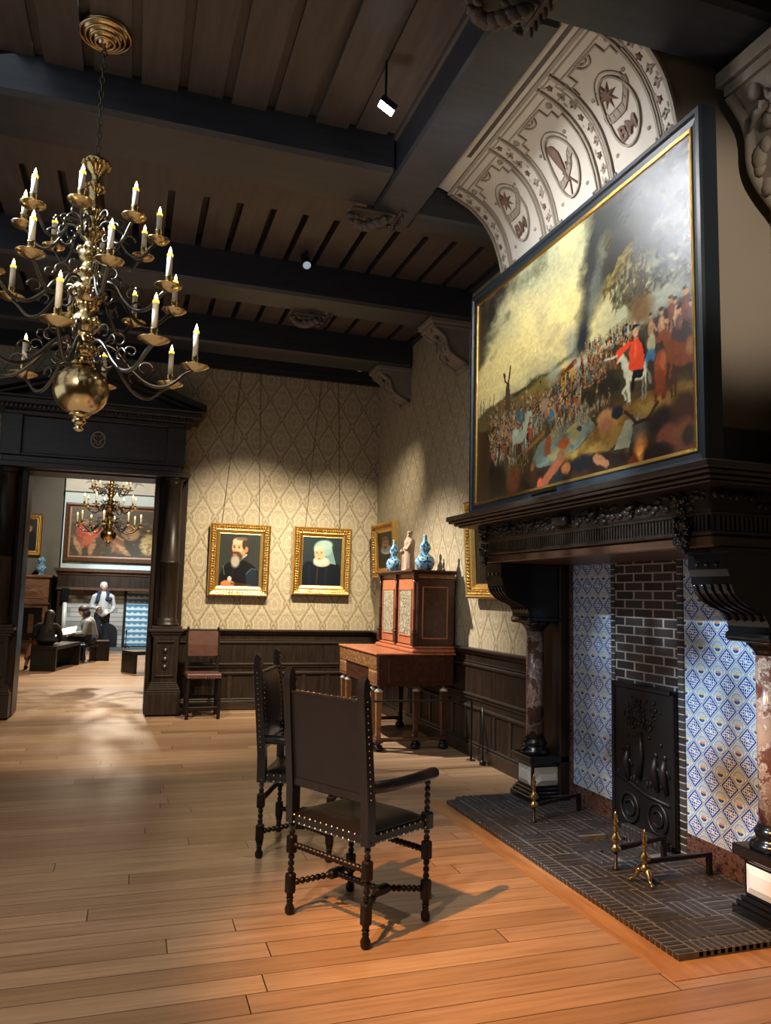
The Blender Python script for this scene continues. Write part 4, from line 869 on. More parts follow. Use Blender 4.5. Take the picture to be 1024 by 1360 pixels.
for i, (x, y, lb) in enumerate(((1.66, 3.28, 'nearest carved leaf pendant under the beam above the painting'), (1.69, 5.62, 'carved leaf pendant under the middle ceiling beam'), (1.70, 8.03, 'carved leaf pendant under the far ceiling beam'))):
    t = thing('ceiling_pendant', lb, 'carving', (x, y, ZB)); p = MB(); rr = random.Random(i)
    p.bev(x-.20, x+.16, y-.07, y+.07, ZB-.02, ZB+.01 if i else ZB+.01, b=.006)
    for k in range(9): q = k/8; p.sph((x-.20+.3*q, y+.05*math.sin(q*5), ZB-.045-.05*math.sin(q*PI)), .035+.02*math.sin(q*PI), 8, 5, 1.2, .8, .8)
    for k in range(14): p.sph((x-.2+rr.random()*.34, y+rr.uniform(-.08, .08), ZB-.04-rr.random()*.05), rr.uniform(.012, .024), 6, 4, 1.5, .8, 1)
    p.build('carved_leaf', 'oakcarv' if 'oakcarv' in M else M.setdefault('oakcarv', simple('carved_oak', (.085, .066, .054), .45, 0, .4, 20, .3)), t, True)
    q = MB()
    for k in range(5): q.lathe([(.010, 0), (.012, .06), (.008, .075), (.0, .08)], (x+.20, y-.10+k*.05, ZB+.01), 8, (0, 0, -1))
    q.bev(x+.17, x+.23, y-.13, y+.13, ZB-.012, ZB+.01, b=.004); q.build('peg_row', 'oakcarv', t, True)
def spotfix(name, label, x, y, z, aim, col, led):
    t = thing(name, label, 'spotlight', (x, y, z)); d = (Vector(aim)-Vector((x, y, z))).normalized(); c = Vector((x, y, z))
    MB().lathe([(.035, -.16), (.045, -.15), (.05, .02), (.052, .03)], c, 16, d).build('lamp_body', 'steel' if not col else col, t, True)
    MB().tube([c-d*.05, (x, y, ZC)], .010, 6).build('lamp_stem', 'steel', t, True)
    if led: MB().lathe([(.0, .032), (.040, .032)], c, 16, d, cap=False).build('lamp_glass', led, t, True)
M['ledsoft'] = emis('dim_lamp_glass', (.5, .65, .8), .35)
spotfix('track_spotlight', 'black ceiling spotlight between beams left of the hood', 1.47, 7.2, 4.86, (1.5, 6.4, 4.0), 'black', 'ledsoft')
t = thing('led_panel_lamp', 'small bright white square lamp glowing on the dark ceiling', 'lamp', (1.327, 4.248, 4.60))
lm = MB().box(-.055, .055, -.04, .04, .012, .05); rm = Matrix.Translation((1.327, 4.248, 4.60)) @ Matrix.Rotation(.5, 4, 'Y') @ Matrix.Rotation(.25, 4, 'X'); lm.xf(rm).build('lamp_housing', 'black', t, True)
MB().box(-.05, .05, -.035, .035, 0, .012).xf(rm).build('lamp_face', 'led', t, True); MB().tube([(1.327, 4.248, 4.62), (1.327, 4.248, 4.92)], .008, 6).build('lamp_stem', 'steel', t, True)
t = thing('dome_camera', 'white round security camera on the far end of the ceiling', 'camera', (2.98, 10.45, 4.80))
MB().lathe([(.07, 0), (.075, -.05), (.06, -.07)], (2.98, 10.45, 5.0), 18).build('camera_base', 'black', t, True); MB().sph((2.98, 10.45, 4.90), .065, 16, 10).build('camera_dome', 'whiteplastic', t, True)
MB().sph((2.965, 10.39, 4.885), .022, 10, 6).build('camera_lens', 'black', t, True)
# ------------------------------------------------------------------ chairs
def bobbin(mb, a, b, r=.017, pitch=.026, seg=9):
    a, b = Vector(a), Vector(b); L = (b-a).length; n = max(2, int(L/pitch)); prof = [(r*.6, 0)]
    for i in range(n):
        h = L*i/n; w = L/n; prof += [(r*.6, h+w*.05), (r*.95, h+w*.3), (r*.95, h+w*.7), (r*.6, h+w*.95)]
    prof.append((r*.6, L)); mb.lathe(prof, a, seg, b-a)
def blk(mb, x, y, z0, z1, r=.023):
    mb.bev(x-r, x+r, y-r, y+r, z0, z1, b=.008)
def armchair(label, arms=True):
    t = thing('armchair', label, 'chair'); w, d = .265, .215
    for sx in (-1, 1):
        for sy in (-1, 1):
            x, y = sx*w, sy*d; l = MB(); l.lathe([(.012, 0), (.022, .008), (.025, .03), (.014, .055), (.018, .062), (.014, .07), (.02, .08)], (x, y, 0), 12)
            l.lathe([(.014, .06), (.023, .10), (.023, .12)], (x, y, 0), 4); blk(l, x, y, .10, .20); bobbin(l, (x, y, .20), (x, y, .295)); blk(l, x, y, .295, .385); bobbin(l, (x, y, .385), (x, y, .445))
            if sy < 0:   # rear posts rake back above the seat
                l.lathe([(.012, .43), (.03, .47)], (x, y, 0), 4)
                pr = [(y-.026, .45), (y+.026, .45), (y+.022, .62), (y-.030, 1.13), (y-.075, 1.13), (y-.030, .62)]; l.prism(pr, x-.024, x+.024, 0)
                yt = y-.053; l.prism([(yt-.022, 1.13), (yt+.022, 1.13), (yt+.018, 1.15), (yt+.030, 1.165), (yt+.012, 1.18), (yt+.016, 1.20), (yt-.005, 1.225), (yt-.02, 1.20), (yt-.022, 1.17)], x-.022, x+.022, 0)
            else:
                blk(l, x, y, .44, .525, .026)
                if arms: bobbin(l, (x, y, .525), (x, y, .685), .016, .032)
            l.build('leg', 'chairwood', t)
    s = MB().bev(-w-.01, w+.01, -d-.015, d+.02, .445, .50, b=.012); s.build('seat_rail', 'leather', t)
    c = MB(); n = 14; vs = []
    for i in range(n+1):
        for j in range(n+1):
            a, b = -1+2*i/n, -1+2*j/n; vs.append((a*(w-.005), b*(d+.012), .495+.035*(1-a**6)*(1-b**6)*(1-.35*math.exp(-((a*a+b*b)*1.8)))))
    c.add(vs, [(i*(n+1)+j, (i+1)*(n+1)+j, (i+1)*(n+1)+j+1, i*(n+1)+j+1) for i in range(n) for j in range(n)], True); c.bev(-w+.01, w-.01, -d, d, .45, .497); c.build('seat', 'leather', t)
    nl = MB()
    def nail(p, dr, k=1): nl.lathe([(.0052*k, 0), (.0042*k, .003*k), (.0, .0045*k)], p, 6, dr)
    for z in (.457, .492):
        for i in range(13):
            x = -w+.03+i*(2*w-.06)/12
            nail((x, -d-.016, z), (0, -1, 0)); nail((x, d+.021, z), (0, 1, 0))
        for i in range(10):
            y = -d+.035+i*(2*d-.06)/9; nail((w+.011, y, z), (1, 0, 0)); nail((-w-.011, y, z), (-1, 0, 0))
    def by(z): return -d-.004-(z-.62)*.092
    bp_ = MB(); bp_.prism([(by(.68)-.012, .68), (by(.68)+.016, .68), (by(1.10)+.016, 1.10), (by(1.10)-.012, 1.10)], -w+.022, w-.022, 0)
    nn = 10; vs = []
    for i in range(nn+1):
        for j in range(nn+1):
            a, b = -1+2*i/nn, -1+2*j/nn; z = .89+b*.205; vs.append((a*(w-.025), by(z)+.016+.022*(1-a**4)*(1-b**4), z))
    bp_.add(vs, [(i*(nn+1)+j, (i+1)*(nn+1)+j, (i+1)*(nn+1)+j+1, i*(nn+1)+j+1) for i in range(nn) for j in range(nn)], True)
    bp_.build('backrest', 'leather', t)
    Bv(-w+.02, w-.02, by(.65)-.016, by(.65)+.016, .635, .68, b=.006).build('back_rail', 'chairwood', t)
    Bv(-w+.02, w-.02, by(1.1)-.016, by(1.1)+.018, 1.095, 1.112, b=.005).build('top_rail', 'chairwood', t)
    for i in range(11): nail((-w+.05+i*(2*w-.1)/10, by(1.1), 1.112), (0, 0, 1))
    for i in range(15):
        z = .66+i*.032
        for sx in (-1, 1): nail((sx*(w+.0245), by(z)-.004, z), (sx, 0, 0), .7); nail((sx*(w-.04), by(z)+.02, z), (0, 1, 0))
    for i in range(11): nail((-w+.05+i*(2*w-.1)/10, by(.69)+.02, .69), (0, 1, 0))
    nl.build('brass_nails', 'nail', t)['kind'] = 'stuff'
    st = MB(); bobbin(st, (-w+.02, -d, .34), (w-.02, -d, .34)); bobbin(st, (-w+.02, d, .34), (w-.02, d, .34)); st.build('stretcher', 'chairwood', t)
    st = MB()
    for sx in (-1, 1):
        for sy in (-1, 1): bobbin(st, (sx*w-sx*.015, sy*(d-.015), .155), (sx*(w-.105), sy*.035, .175))
        st.bev(sx*(w-.105)-.022, sx*(w-.105)+.022, -.05, .05, .152, .198, b=.012)
    bobbin(st, (-w+.12, 0, .175), (w-.12, 0, .175)); st.build('curved_stretcher', 'chairwood', t)
    if arms:
        for sx in (-1, 1):
            x = sx*w; pts = [(x, -d-.0, .705), (x, -d+.12, .700), (x, 0, .697), (x, d*.6, .70), (x, d+.03, .707), (x, d+.06, .708)]
            a = MB().tube(pts, [.027, .028, .028, .029, .030, .026], 12); a.build('arm_rest', 'leather', t)
    return t
ch1 = armchair('black armchair nearest the camera, its back towards us and its right arm in clear view')
ch1['group'] = 'armchairs in front of the hearth'
def place_chair(o, back_left, back_right, rz):
    c, s = math.cos(rz), math.sin(rz); mid = ((back_left[0]+back_right[0])/2, (back_left[1]+back_right[1])/2)
    o.location = (mid[0]-s*.215, mid[1]+c*.215, 0); o.rotation_euler = (0, 0, rz)
ch2 = copy_tree(ch1); ch2['label'] = 'black armchair standing behind and left of the nearest armchair'
place_chair(ch1, (.849, 3.982), (1.108, 3.519), math.radians(-60.8))
place_chair(ch2, (1.045, 5.33), (.825, 4.83), math.radians(-113.3))
# side chair at the end wall
sc_ = thing('side_chair', 'brown leather side chair with nailed back against the end wall dado', 'chair', (.945, 10.27, 0), PI); w, d = .195, .19
for sx in (-1, 1):
    for sy in (-1, 1):
        l = MB(); x, y = sx*w, sy*d
        l.bev(x-.02, x+.02, y-.02, y+.02, 0, .52 if sy > 0 else .54, b=.005)
        if sy < 0:
            l.prism([(y-.02, .53), (y+.02, .53), (y-.01, 1.07), (y-.05, 1.07)], x-.02, x+.02, 0); l.lathe([(.012, 1.07), (.020, 1.085), (.012, 1.10), (.018, 1.115), (.010, 1.135), (.0, 1.15)], (x, y-.03, 0), 10)
        l.build('leg', 'chairwood', sc_)
MB().bev(-w-.025, w+.025, -d, d+.03, .50, .565, b=.015).build('seat', 'leather2', sc_)
MB().prism([(-d-.005, .76), (-d+.02, .76), (-d+.018, .9), (-d-.012, 1.08), (-d-.045, 1.08), (-d-.02, .9)], -w+.005, w-.005, 0).build('backrest', 'leather2', sc_)
MB().bev(-w, w, -d-.01, -d+.01, .60, .625, b=.004).bev(-w, w, d-.012, d+.012, .12, .155, b=.004).bev(-w, w, -d-.012, -d+.012, .22, .25, b=.004).bev(-w-.01, -w+.01, -d, d, .17, .2, b=.004).bev(w-.01, w+.01, -d, d, .17, .2, b=.004).build('stretcher', 'chairwood', sc_)
nl = MB()
for i in range(12): x = -w+.0+i*2*w/11; nl.lathe([(.007, 0), (.0, .005)], (x, d+.031, .515), 7, (0, 1, 0)); nl.lathe([(.006, 0), (.0, .005)], (x, -d+.02, .775), 7, (0, 1, 0))
for i in range(13):
    z = .58+i*.041
    for sx in (-1, 1): nl.lathe([(.006, 0), (.0, .005)], (sx*w, -d+.02-(z-.55)*.055 if z > .55 else -d+.02, z), 7, (0, 1, 0))
nl.build('brass_nails', 'nail', sc_)['kind'] = 'stuff'
# ------------------------------------------------------------------ table and cabinet
tb = thing('inlaid_stand', 'inlaid table stand on tapering pillar legs in the right corner', 'table', (2.9, 8.4, 0))
TX, TY0, TY1 = 2.475, 7.70, 9.20
top = MB().bev(TX-.02, 3.36, TY0-.015, TY1+.015, .985, 1.005, b=.005)
top.build('table_top', 'mahog', tb, True)
MB().bev(TX+.012, 3.34, TY0, TY1, .66, .986, b=.006).build('body', 'mahogdark', tb, True)
e = MB().bev(TX-.005, TX+.02, TY0+.01, TY1-.01, .835, .985, b=.004); e.build('marquetry_front', 'tablefront', tb, True)
for y0, y1 in ((TY0+.01, TY0+.30), (TY1-.30, TY1-.01)):
    e = MB(); e.bev(TX, TX+.05, y0, y1, .665, .835, b=.004); e.bev(TX-.008, TX+.01, y0+.03, y1-.03, .69, .815, b=.008); e.build('leg_block', 'walnut', tb, True)
MB().bev(TX+.03, TX+.06, TY0+.3, TY1-.3, .74, .835, b=.004).build('drawer_front', 'redoak', tb, True)
sp = MB().bev(2.60, 3.25, TY0-.008, TY0+.012, .70, .94, b=.006); sp.build('side_panel', 'mahogdark', tb, True)
for (x, y) in ((2.52, 7.76), (2.52, 7.96), (2.52, 8.94), (2.52, 9.14), (3.25, 7.76), (3.25, 9.14), (2.95, 9.14), (2.95, 7.80)):
    l = MB(); fr = x < 2.6
    l.lathe([(.020, .62), (.032, .63), (.0, .665)][::-1][::-1] if False else [(.045, .60), (.05, .612), (.02, .64), (.014, .67)], (x, y, 0), 8).build('capital', 'capital', tb, True)
    l = MB(); l.lathe([(.033, .13), (.040, .16), (.030, .18), (.048, .60)], (x, y, 0), 4, smooth=False); 
    l.xf(Matrix.Translation((x, y, 0)) @ Matrix.Rotation(PI/4, 4, 'Z') @ Matrix.Translation((-x, -y, 0))); l.build('leg', 'walnut' if fr else 'mahogdark', tb, True)
    MB().lathe([(.02, 0), (.05, .01), (.058, .035), (.045, .06), (.025, .07), (.04, .08), (.03, .09)], (x, y, 0), 16).build('ball_foot', 'ebony', tb, True)
pl = MB().bev(2.475, 2.565, 7.70, 8.02, .088, .135, b=.008).bev(2.475, 2.565, 8.88, 9.20, .088, .135, b=.008).bev(2.49, 2.55, 8.0, 8.9, .095, .125, b=.006)
for y in (7.76, 9.14): pl.bev(2.55, 3.28, y-.035, y+.035, .095, .128, b=.006)
pl.build('stretcher', 'redoak', tb, True)
cab = thing('two_door_cabinet', 'red wooden two door cabinet with pewter inlaid doors standing on the table stand', 'cabinet', (3.1, 8.34, 1.006))
CX, CY0, CY1 = 2.90, 7.72, 8.98
b = MB().bev(CX+.03, 3.36, CY0+.03, CY1-.03, 1.006, 1.80, b=.006); b.build('carcass', 'mahogdark', cab, True)
MB().bev(CX-.04, 3.36, CY0-.02, CY1+.02, 1.006, 1.045, b=.01).bev(CX-.01, 3.36, CY0, CY1, 1.045, 1.075, b=.01).build('base_moulding', 'mahog', cab, True)
MB().bev(CX+.0, 3.36, CY0+.02, CY1-.02, 1.80, 1.85, b=.004).build('frieze', 'walnut', cab, True)
MB().bev(CX-.03, 3.36, CY0-.01, CY1+.01, 1.848, 1.868, b=.006).bev(CX-.07, 3.36, CY0-.04, CY1+.04, 1.866, 1.889, b=.006).build('cornice', 'mahogdark', cab, True)
for y0, y1 in ((CY0+.085, (CY0+CY1)/2-.045), ((CY0+CY1)/2+.045, CY1-.085)):
    dd = MB().bev(CX+.005, CX+.035, y0, y1, 1.085, 1.79, b=.004)
    for a in ((y0+.05, y1-.05, 1.67, 1.685), (y0+.05, y1-.05, 1.17, 1.185), (y0+.05, y0+.065, 1.17, 1.685), (y1-.065, y1-.05, 1.17, 1.685)): dd.bev(CX-.008, CX+.01, *a, b=.004)
    o = dd.build('door', 'mahog', cab, True); o2 = B(CX-.001, CX+.006, y0+.065, y1-.065, 1.185, 1.67).build('inlaid_panel', 'inlay', cab, True)
for y in (CY0+.04, (CY0+CY1)/2, CY1-.04):
    c = MB().bev(CX-.03, CX+.03, y-.035, y+.035, 1.075, 1.20, b=.005).bev(CX-.035, CX+.03, y-.04, y+.04, 1.20, 1.22, b=.004).bev(CX-.03, CX+.03, y-.03, y+.03, 1.78, 1.86, b=.005)
    c.lathe([(.024, 1.22), (.018, 1.25), (.017, 1.45), (.022, 1.46), (.017, 1.47), (.015, 1.74), (.024, 1.78)], (CX-.002, y, 0), 14); c.build('colonnette', 'mahogdark', cab, True)
s = MB()
for a in ((2.98, 3.28, 1.70, 1.715), (2.98, 3.28, 1.15, 1.165), (2.98, 2.995, 1.15, 1.715), (3.265, 3.28, 1.15, 1.715)): s.bev(a[0], a[1], CY0+.018, CY0+.035, a[2], a[3], b=.004)
s.build('side_panel_moulding', 'mahog', cab, True)
def gourd(label, x, y, k=1.):
    t = thing('gourd_vase', label, 'vase', (x, y, 1.889), 0, 'blue and white gourd vases on the cabinet')
    MB().lathe([(.0, .0), (.06*k, 0), (.085*k, .02), (.108*k, .07), (.112*k, .10), (.095*k, .145), (.055*k, .18), (.040*k, .195), (.045*k, .21), (.062*k, .24), (.062*k, .265), (.045*k, .30), (.028*k, .325), (.020*k, .35), (.020*k, .385), (.026*k, .395), (.018*k, .395), (.014*k, .36)], (0, 0, 0), 30, cap=False).build('vase_body', 'porcelain', t)
    return t
gourd('blue and white gourd vase left of the clay figure, before the ruff portrait', 3.03, 8.86, .88); gourd('larger blue and white gourd vase right of the clay figure', 3.07, 7.92)
cap = MB().lathe([(.0, 0), (.022, 0), (.018, .012), (.010, .02), (.008, .06), (.012, .075), (.006, .09), (.007, .12), (.0, .135)], (3.22, 7.74, 1.889), 10)
tag(cap.build('turned_finial', 'mahogdark'), 'small dark turned finial standing on the near corner of the cabinet', 'finial')
# ------------------------------------------------------------------ bodies from merged volumes
def body(name, parts, mat, parent, vox=.012, sm=3):
    mb = MB()
    for p in parts:
        if p[0] == 'c':
            _, a, b_, r1, r2 = p[:5]; mb.tube([a, [(a[i]+b_[i])/2 for i in range(3)], b_], [r1, (r1+r2)/2, r2], 12); mb.sph(a, r1, 12, 8); mb.sph(b_, r2, 12, 8)
        else: _, c, rx, ry, rz_ = p; mb.sph(c, 1, 16, 10, rx, ry, rz_)
    o = mb.build(name, mat, parent); m = o.modifiers.new('r', 'REMESH'); m.mode = 'VOXEL'; m.voxel_size = vox; m.use_smooth_shade = True
    if sm: s = o.modifiers.new('s', 'SMOOTH'); s.iterations = sm; s.factor = .5
    return o
fg = thing('clay_figure', 'pale clay figure of a robed bearded man between the two gourd vases', 'statue', (3.06, 8.40, 1.889), 0)
body('figure', [('c', (0, 0, .03), (0, 0, .20), .070, .056), ('c', (0, .0, .2), (0, 0, .335), .055, .066), ('c', (0, -.05, .34), (0, .05, .34), .034, .034), ('c', (0, 0, .36), (0, 0, .39), .02, .018), ('e', (-.005, 0, .425), .03, .026, .036), ('e', (-.022, 0, .395), .016, .016, .024),
    ('c', (0, .06, .33), (-.04, .065, .25), .024, .02), ('c', (-.04, .065, .25), (-.075, .03, .235), .018, .014), ('c', (0, -.06, .33), (-.045, -.055, .26), .024, .02), ('c', (-.045, -.055, .26), (-.07, -.0, .27), .018, .014), ('c', (-.06, .055, .03), (-.055, .045, .22), .014, .020), ('e', (-.05, .03, .015), .03, .02, .015), ('e', (-.05, -.03, .015), .03, .02, .015), ('c', (-.05, -.03, .05), (-.055, .03, .21), .012, .012), ('c', (-.045, -.045, .03), (-.05, -.01, .2), .012, .012), ('e', (-.085, .04, .235), .018, .014, .025)], 'clay', fg, .006, 2)
MB().lathe([(.032, .445), (.036, .455), (.03, .47), (.0, .475)], (0, 0, 0), 12).build('cap', 'clay', fg); MB().bev(-.08, .06, -.07, .07, 0, .018, b=.006).build('base', 'clay', fg)
# barrier rail
br = thing('barrier_rail', 'thin black metal barrier rail before the table stand', 'barrier', (2.75, 7.15, 0))
MB().tube([(3.30, 7.15, .0), (3.30, 7.15, .57), (3.29, 7.15, .59), (2.10, 7.15, .595), (2.08, 7.15, .575), (2.08, 7.15, 0)], .011, 8).build('rail', 'steel', br, True)
MB().lathe([(.045, 0), (.045, .008), (.012, .012)], (3.30, 7.15, 0), 14).lathe([(.045, 0), (.045, .008), (.012, .012)], (2.08, 7.15, 0), 14).build('foot_plate', 'steel', br, True)
t = thing('ring_post', 'short black post at the dado between rail and mantel', 'post', (3.32, 6.93, 0)); MB().tube([(3.32, 6.93, 0), (3.32, 6.93, .55)], .009, 8).lathe([(.03, 0), (.03, .03), (.012, .05)], (3.32, 6.93, 0), 12).build('post_rod', 'steel', t, True)
# ------------------------------------------------------------------ chandeliers
def scroll(mb, c, a, z, r, turns, s0=1, th=.008, lift=1):
    ca, sa = math.cos(a), math.sin(a); P = []
    for i in range(15):
        q = i/14; ph = q*turns*2*PI; rr = r*(1-q*.62); h = c+s0*(rr*math.cos(ph)); P.append((h*ca, h*sa, z+lift*rr*math.sin(ph)))
    mb.tube(P, [th*(1.1-.4*i/14) for i in range(15)], 6)
def chandelier(label):
    t = thing('brass_chandelier', label, 'chandelier', (0, 0, 0))
    st = MB().lathe([(.0, -.245), (.022, -.24), (.03, -.225), (.014, -.212), (.03, -.20), (.045, -.18), (.024, -.165), (.055, -.155), (.06, -.145), (.048, -.135)], (0, 0, 0), 24); st.build('bottom_finial', 'brass', t)
    MB().sph((0, 0, 0), .155, 40, 24, 1, 1, .97).build('ball', 'brass', t)
    pr = [(.05, .145), (.07, .155), (.055, .17), (.035, .19), (.06, .205), (.075, .225), (.08, .25), (.06, .275), (.04, .29), (.06, .31), (.042, .325), (.055, .35), (.08, .375), (.085, .42), (.06, .455), (.038, .47), (.06, .485), (.05, .505), (.07, .53), (.095, .56), (.10, .60), (.07, .64), (.045, .66), (.07, .68), (.075, .71), (.05, .735), (.038, .77), (.06, .79), (.068, .83), (.04, .87), (.035, .90), (.065, .925), (.075, .97), (.055, 1.01), (.035, 1.03), (.055, 1.06), (.06, 1.11), (.04, 1.15), (.028, 1.20), (.04, 1.225), (.05, 1.245), (.03, 1.275), (.02, 1.30), (.03, 1.325), (.055, 1.35), (.065, 1.375), (.075, 1.39), (.072, 1.41), (.04, 1.42), (.02, 1.43), (.012, 1.46), (.0, 1.47)]
    MB().lathe(pr, (0, 0, 0), 26).build('turned_stem', 'brass', t)
    for rad, zz, rb, nb in ((.073, 1.385, .015, 14), (.055, 1.24, .012, 12), (.070, .845, .011, 16), (.060, 1.08, .010, 14), (.078, .70, .011, 18), (.102, .585, .012, 22), (.088, .40, .011, 20), (.082, .24, .011, 20), (.060, .31, .009, 16), (.062, .505, .009, 16), (.078, .965, .010, 18)):
        cr = MB()
        for k in range(nb): a = 2*PI*k/nb; cr.sph((rad*math.cos(a), rad*math.sin(a), zz), rb, 7, 5)
        cr.build('bead_ring', 'brass', t)
    cn = MB()
    for k in range(16):
        z = 1.465+k*.0445; q = [(.013*math.cos(u), 0, z+.024+.027*math.sin(u)) for u in np.linspace(0, 2*PI, 13)]
        if k % 2: q = [(0, x, zz) for x, _, zz in q]
        cn.tube(q, .0045, 5, False)
    cn.build('chain', 'brassarm', t)
    MB().lathe([(.015, 2.16), (.035, 2.165), (.04, 2.18), (.06, 2.182), (.066, 2.196), (.09, 2.198), (.096, 2.212), (.12, 2.214), (.126, 2.228), (.15, 2.23), (.155, 2.25), (.13, 2.268), (.0, 2.27)], (0, 0, 0), 30).build('ceiling_rose', 'brass', t)
    rg = MB()
    for rad, hh in ((.148, 2.225), (.115, 2.208), (.085, 2.192), (.056, 2.176)): rg.tube([(rad*math.cos(u), rad*math.sin(u), hh) for u in np.linspace(0, 2*PI, 41)], .010, 7, False)
    rg.build('rose_ring', 'brass', t)
    for (n, zf, R_, ph, zr, dip, big) in ((8, 1.174, .38, -96, .95, .16, .9), (8, .834, .516, -75, .60, .20, 1.), (8, .454, .634, -98, .23, .27, 1.1)):
        zp = zf-.255*big
        for k in range(n):
            a = math.radians(ph+45*k); ca, sa = math.cos(a), math.sin(a)
            def P(h, z): return (h*ca, h*sa, z)
            zl = zr-dip*.55; pts = [P(.05, zr), P(.11, zr+.045), P(.18, zr+.02), P(R_*.45, zl+.05), P(R_*.60, zl-.02), P(R_*.76, zl-.02), P(R_*.90, zl+.05), P(R_*.98, (zp+zl)/2+.04), P(R_, zp-.01)]
            # smooth the arm
            Q = []
            for i in range(len(pts)-1):
                p0, p1, p2, p3 = [Vector(pts[min(max(j, 0), len(pts)-1)]) for j in (i-1, i, i+1, i+2)]
                for s in range(4):
                    u = s/4; Q.append(.5*((2*p1)+(p2-p0)*u+(2*p0-5*p1+4*p2-p3)*u*u+(3*p1-p0-3*p2+p3)*u**3))
            Q.append(Vector(pts[-1])); arm = MB().tube(Q, .0115 if big > .95 else .010, 8)
            scroll(arm, R_*.30, a, zr+.085, .05*big, .8, -1, .0075); scroll(arm, R_*.55, a, zl+.07, .045*big, .75, 1, .0075); scroll(arm, .13, a, zr-.05, .04*big, .8, 1, .0075, -1)
            if k % 2 == 0 or big > 1: scroll(arm, R_*.42, a, zl+.17, .035*big, .9, -1, .006)
            ao = arm.build('arm', 'brassarm', t)
            cup = MB().lathe([(.0, -.012), (.028, -.008), (.058, .006), (.076*big, .018), (.079*big, .021), (.074*big, .022), (.03, .006), (.012, .01), (.012, .02), (.019, .035), (.013, .045), (.020, .055), (.020, .075), (.023, .08), (.016, .08)], P(R_, zp), 20); cup.build('drip_pan', 'brass', ao)
            MB().lathe([(.0165, .06), (.0165, zf-zp-.055*1)], P(R_, zp), 12).build('candle', 'wax', ao)
            MB().lathe([(.0172, 0), (.018, .006), (.017, .016), (.006, .018)], P(R_, zf-.058), 12).build('glowing_rim', 'waxtip', ao)
            MB().lathe([(.004, 0), (.0095, .010), (.0085, .022), (.0, .046)], P(R_, zf-.042), 8).build('flame', 'flame', ao)
    return t
cz = 2.746
cd1 = chandelier('great brass chandelier with lit candles hanging in the near room, upper left'); cd1.location = (-.335, 4.60, 2.722); cd1.scale = (.979, .979, .979)
cd2 = copy_tree(cd1); cd2['label'] = 'brass chandelier with lit candles seen through the doorway in the far room'; cd2.location = (-.50, 16.6, 2.70)
cd1['group'] = cd2['group'] = 'brass candle chandeliers'
# ------------------------------------------------------------------ far room
FY = 22.6
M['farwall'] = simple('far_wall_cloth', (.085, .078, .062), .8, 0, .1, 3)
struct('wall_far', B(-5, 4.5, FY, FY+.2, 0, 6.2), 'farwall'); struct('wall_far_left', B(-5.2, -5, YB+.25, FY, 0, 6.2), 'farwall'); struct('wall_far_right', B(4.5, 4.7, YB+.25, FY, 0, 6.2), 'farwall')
struct('trim_10', B(-5, 4.5, YB+.25, YB+.27, 5.3, 6.2), 'farwall')
M['farplaster'] = simple('far_frieze_plaster', (.40, .385, .34), .8, 0, .15, 5); M['farblue'] = simple('pale_blue_band', (.42, .50, .52), .8, 0, .05, 3)
struct('ceiling_far', B(-5, 4.5, YB+.25, FY, 5.55, 5.7), 'ceilwood')
hb = struct('wall_far_chimney', B(-1.83, 3.6, 22.3, FY, 0, 5.55), 'farblue')
fz = MB().bev(-1.83, 3.6, 22.2, 22.3, 4.22, 4.30, b=.01).bev(-1.83, 3.6, 22.2, 22.3, 4.95, 5.05, b=.01)
for i in range(5):
    xc = -1.1+i*1.05
    P = [(xc+(.46 if k % 2 == 0 else .20)*math.cos(PI*k/8+PI/8*0), 4.62+(.30 if k % 2 == 0 else .13)*math.sin(PI*k/8)) for k in range(16)]
    fz.add([(xc, 22.16, 4.62)]+[(a, 22.29, b) for a, b in P], [(0, 1+(k+1) % 16, 1+k) for k in range(16)]); fz.bev(xc+.49, xc+.56, 22.2, 22.3, 4.3, 4.95, b=.02)
fz.build('star_frieze', 'farplaster', hb)
B(-1.83, 3.6, 22.27, 22.31, 4.25, 5.5).build('frieze_ground', 'farplaster', hb)
fm = thing('fireplace_mantel', 'wide dark fireplace with tiled back in the far room', 'fireplace', (.3, 22.1, 0))
MB().bev(-1.93, 2.6, 21.75, 22.3, 2.04, 2.13, b=.01).bev(-1.88, 2.55, 21.83, 22.3, 1.96, 2.04, b=.01).build('shelf', 'redoak', fm, True)
MB().bev(-1.85, 2.5, 21.86, 22.3, 1.62, 1.96, b=.01).build('frieze', 'oak', fm, True); MB().bev(-1.86, 2.5, 21.85, 22.3, 1.56, 1.63, b=.008).build('lower_rail', 'redoak', fm, True)
MB().bev(-1.83, -1.62, 21.9, 22.3, 0, 1.6, b=.01).bev(2.2, 2.4, 21.9, 22.3, 0, 1.6, b=.01).build('pilaster', 'oak', fm, True)
M['farmarble'] = simple('white_column_marble', (.6, .58, .5), .3, 0, .1)
MB().lathe([(.06, .35), (.055, 1.25)], (-1.62, 21.85, 0), 14).build('marble_shaft', 'farmarble', fm, True); MB().bev(-1.76, -1.50, 21.7, 22.0, 0, .35, b=.02).bev(-1.72, -1.54, 21.76, 21.98, 1.25, 1.6, b=.02).build('pedestal', 'ebony', fm, True)
fd = MB(); M['fardelft'] = None
def delftx():
    m, b = newmat('far_delft_tiles', .2); x, y, z = xyz(); h = .15; fz_ = fra(z/h); k = sstep(fz_+ab(fra(x/.15)-.5)*.6, .45, .75); w = noise(comb(x, y, z), 14, 2)
    setin(b.inputs['Base Color'], mix(k, mix(w, (.45, .54, .56), (.62, .70, .70)), (.08, .20, .32))); return m
M['fardelft'] = delftx()
B(-.10, .60, 22.26, 22.30, .08, 1.56).build('tile_panel', 'fardelft', fm, True); B(.60, 2.2, 22.26, 22.30, .08, 1.56).build('tile_panel', 'fardelft', fm, True)
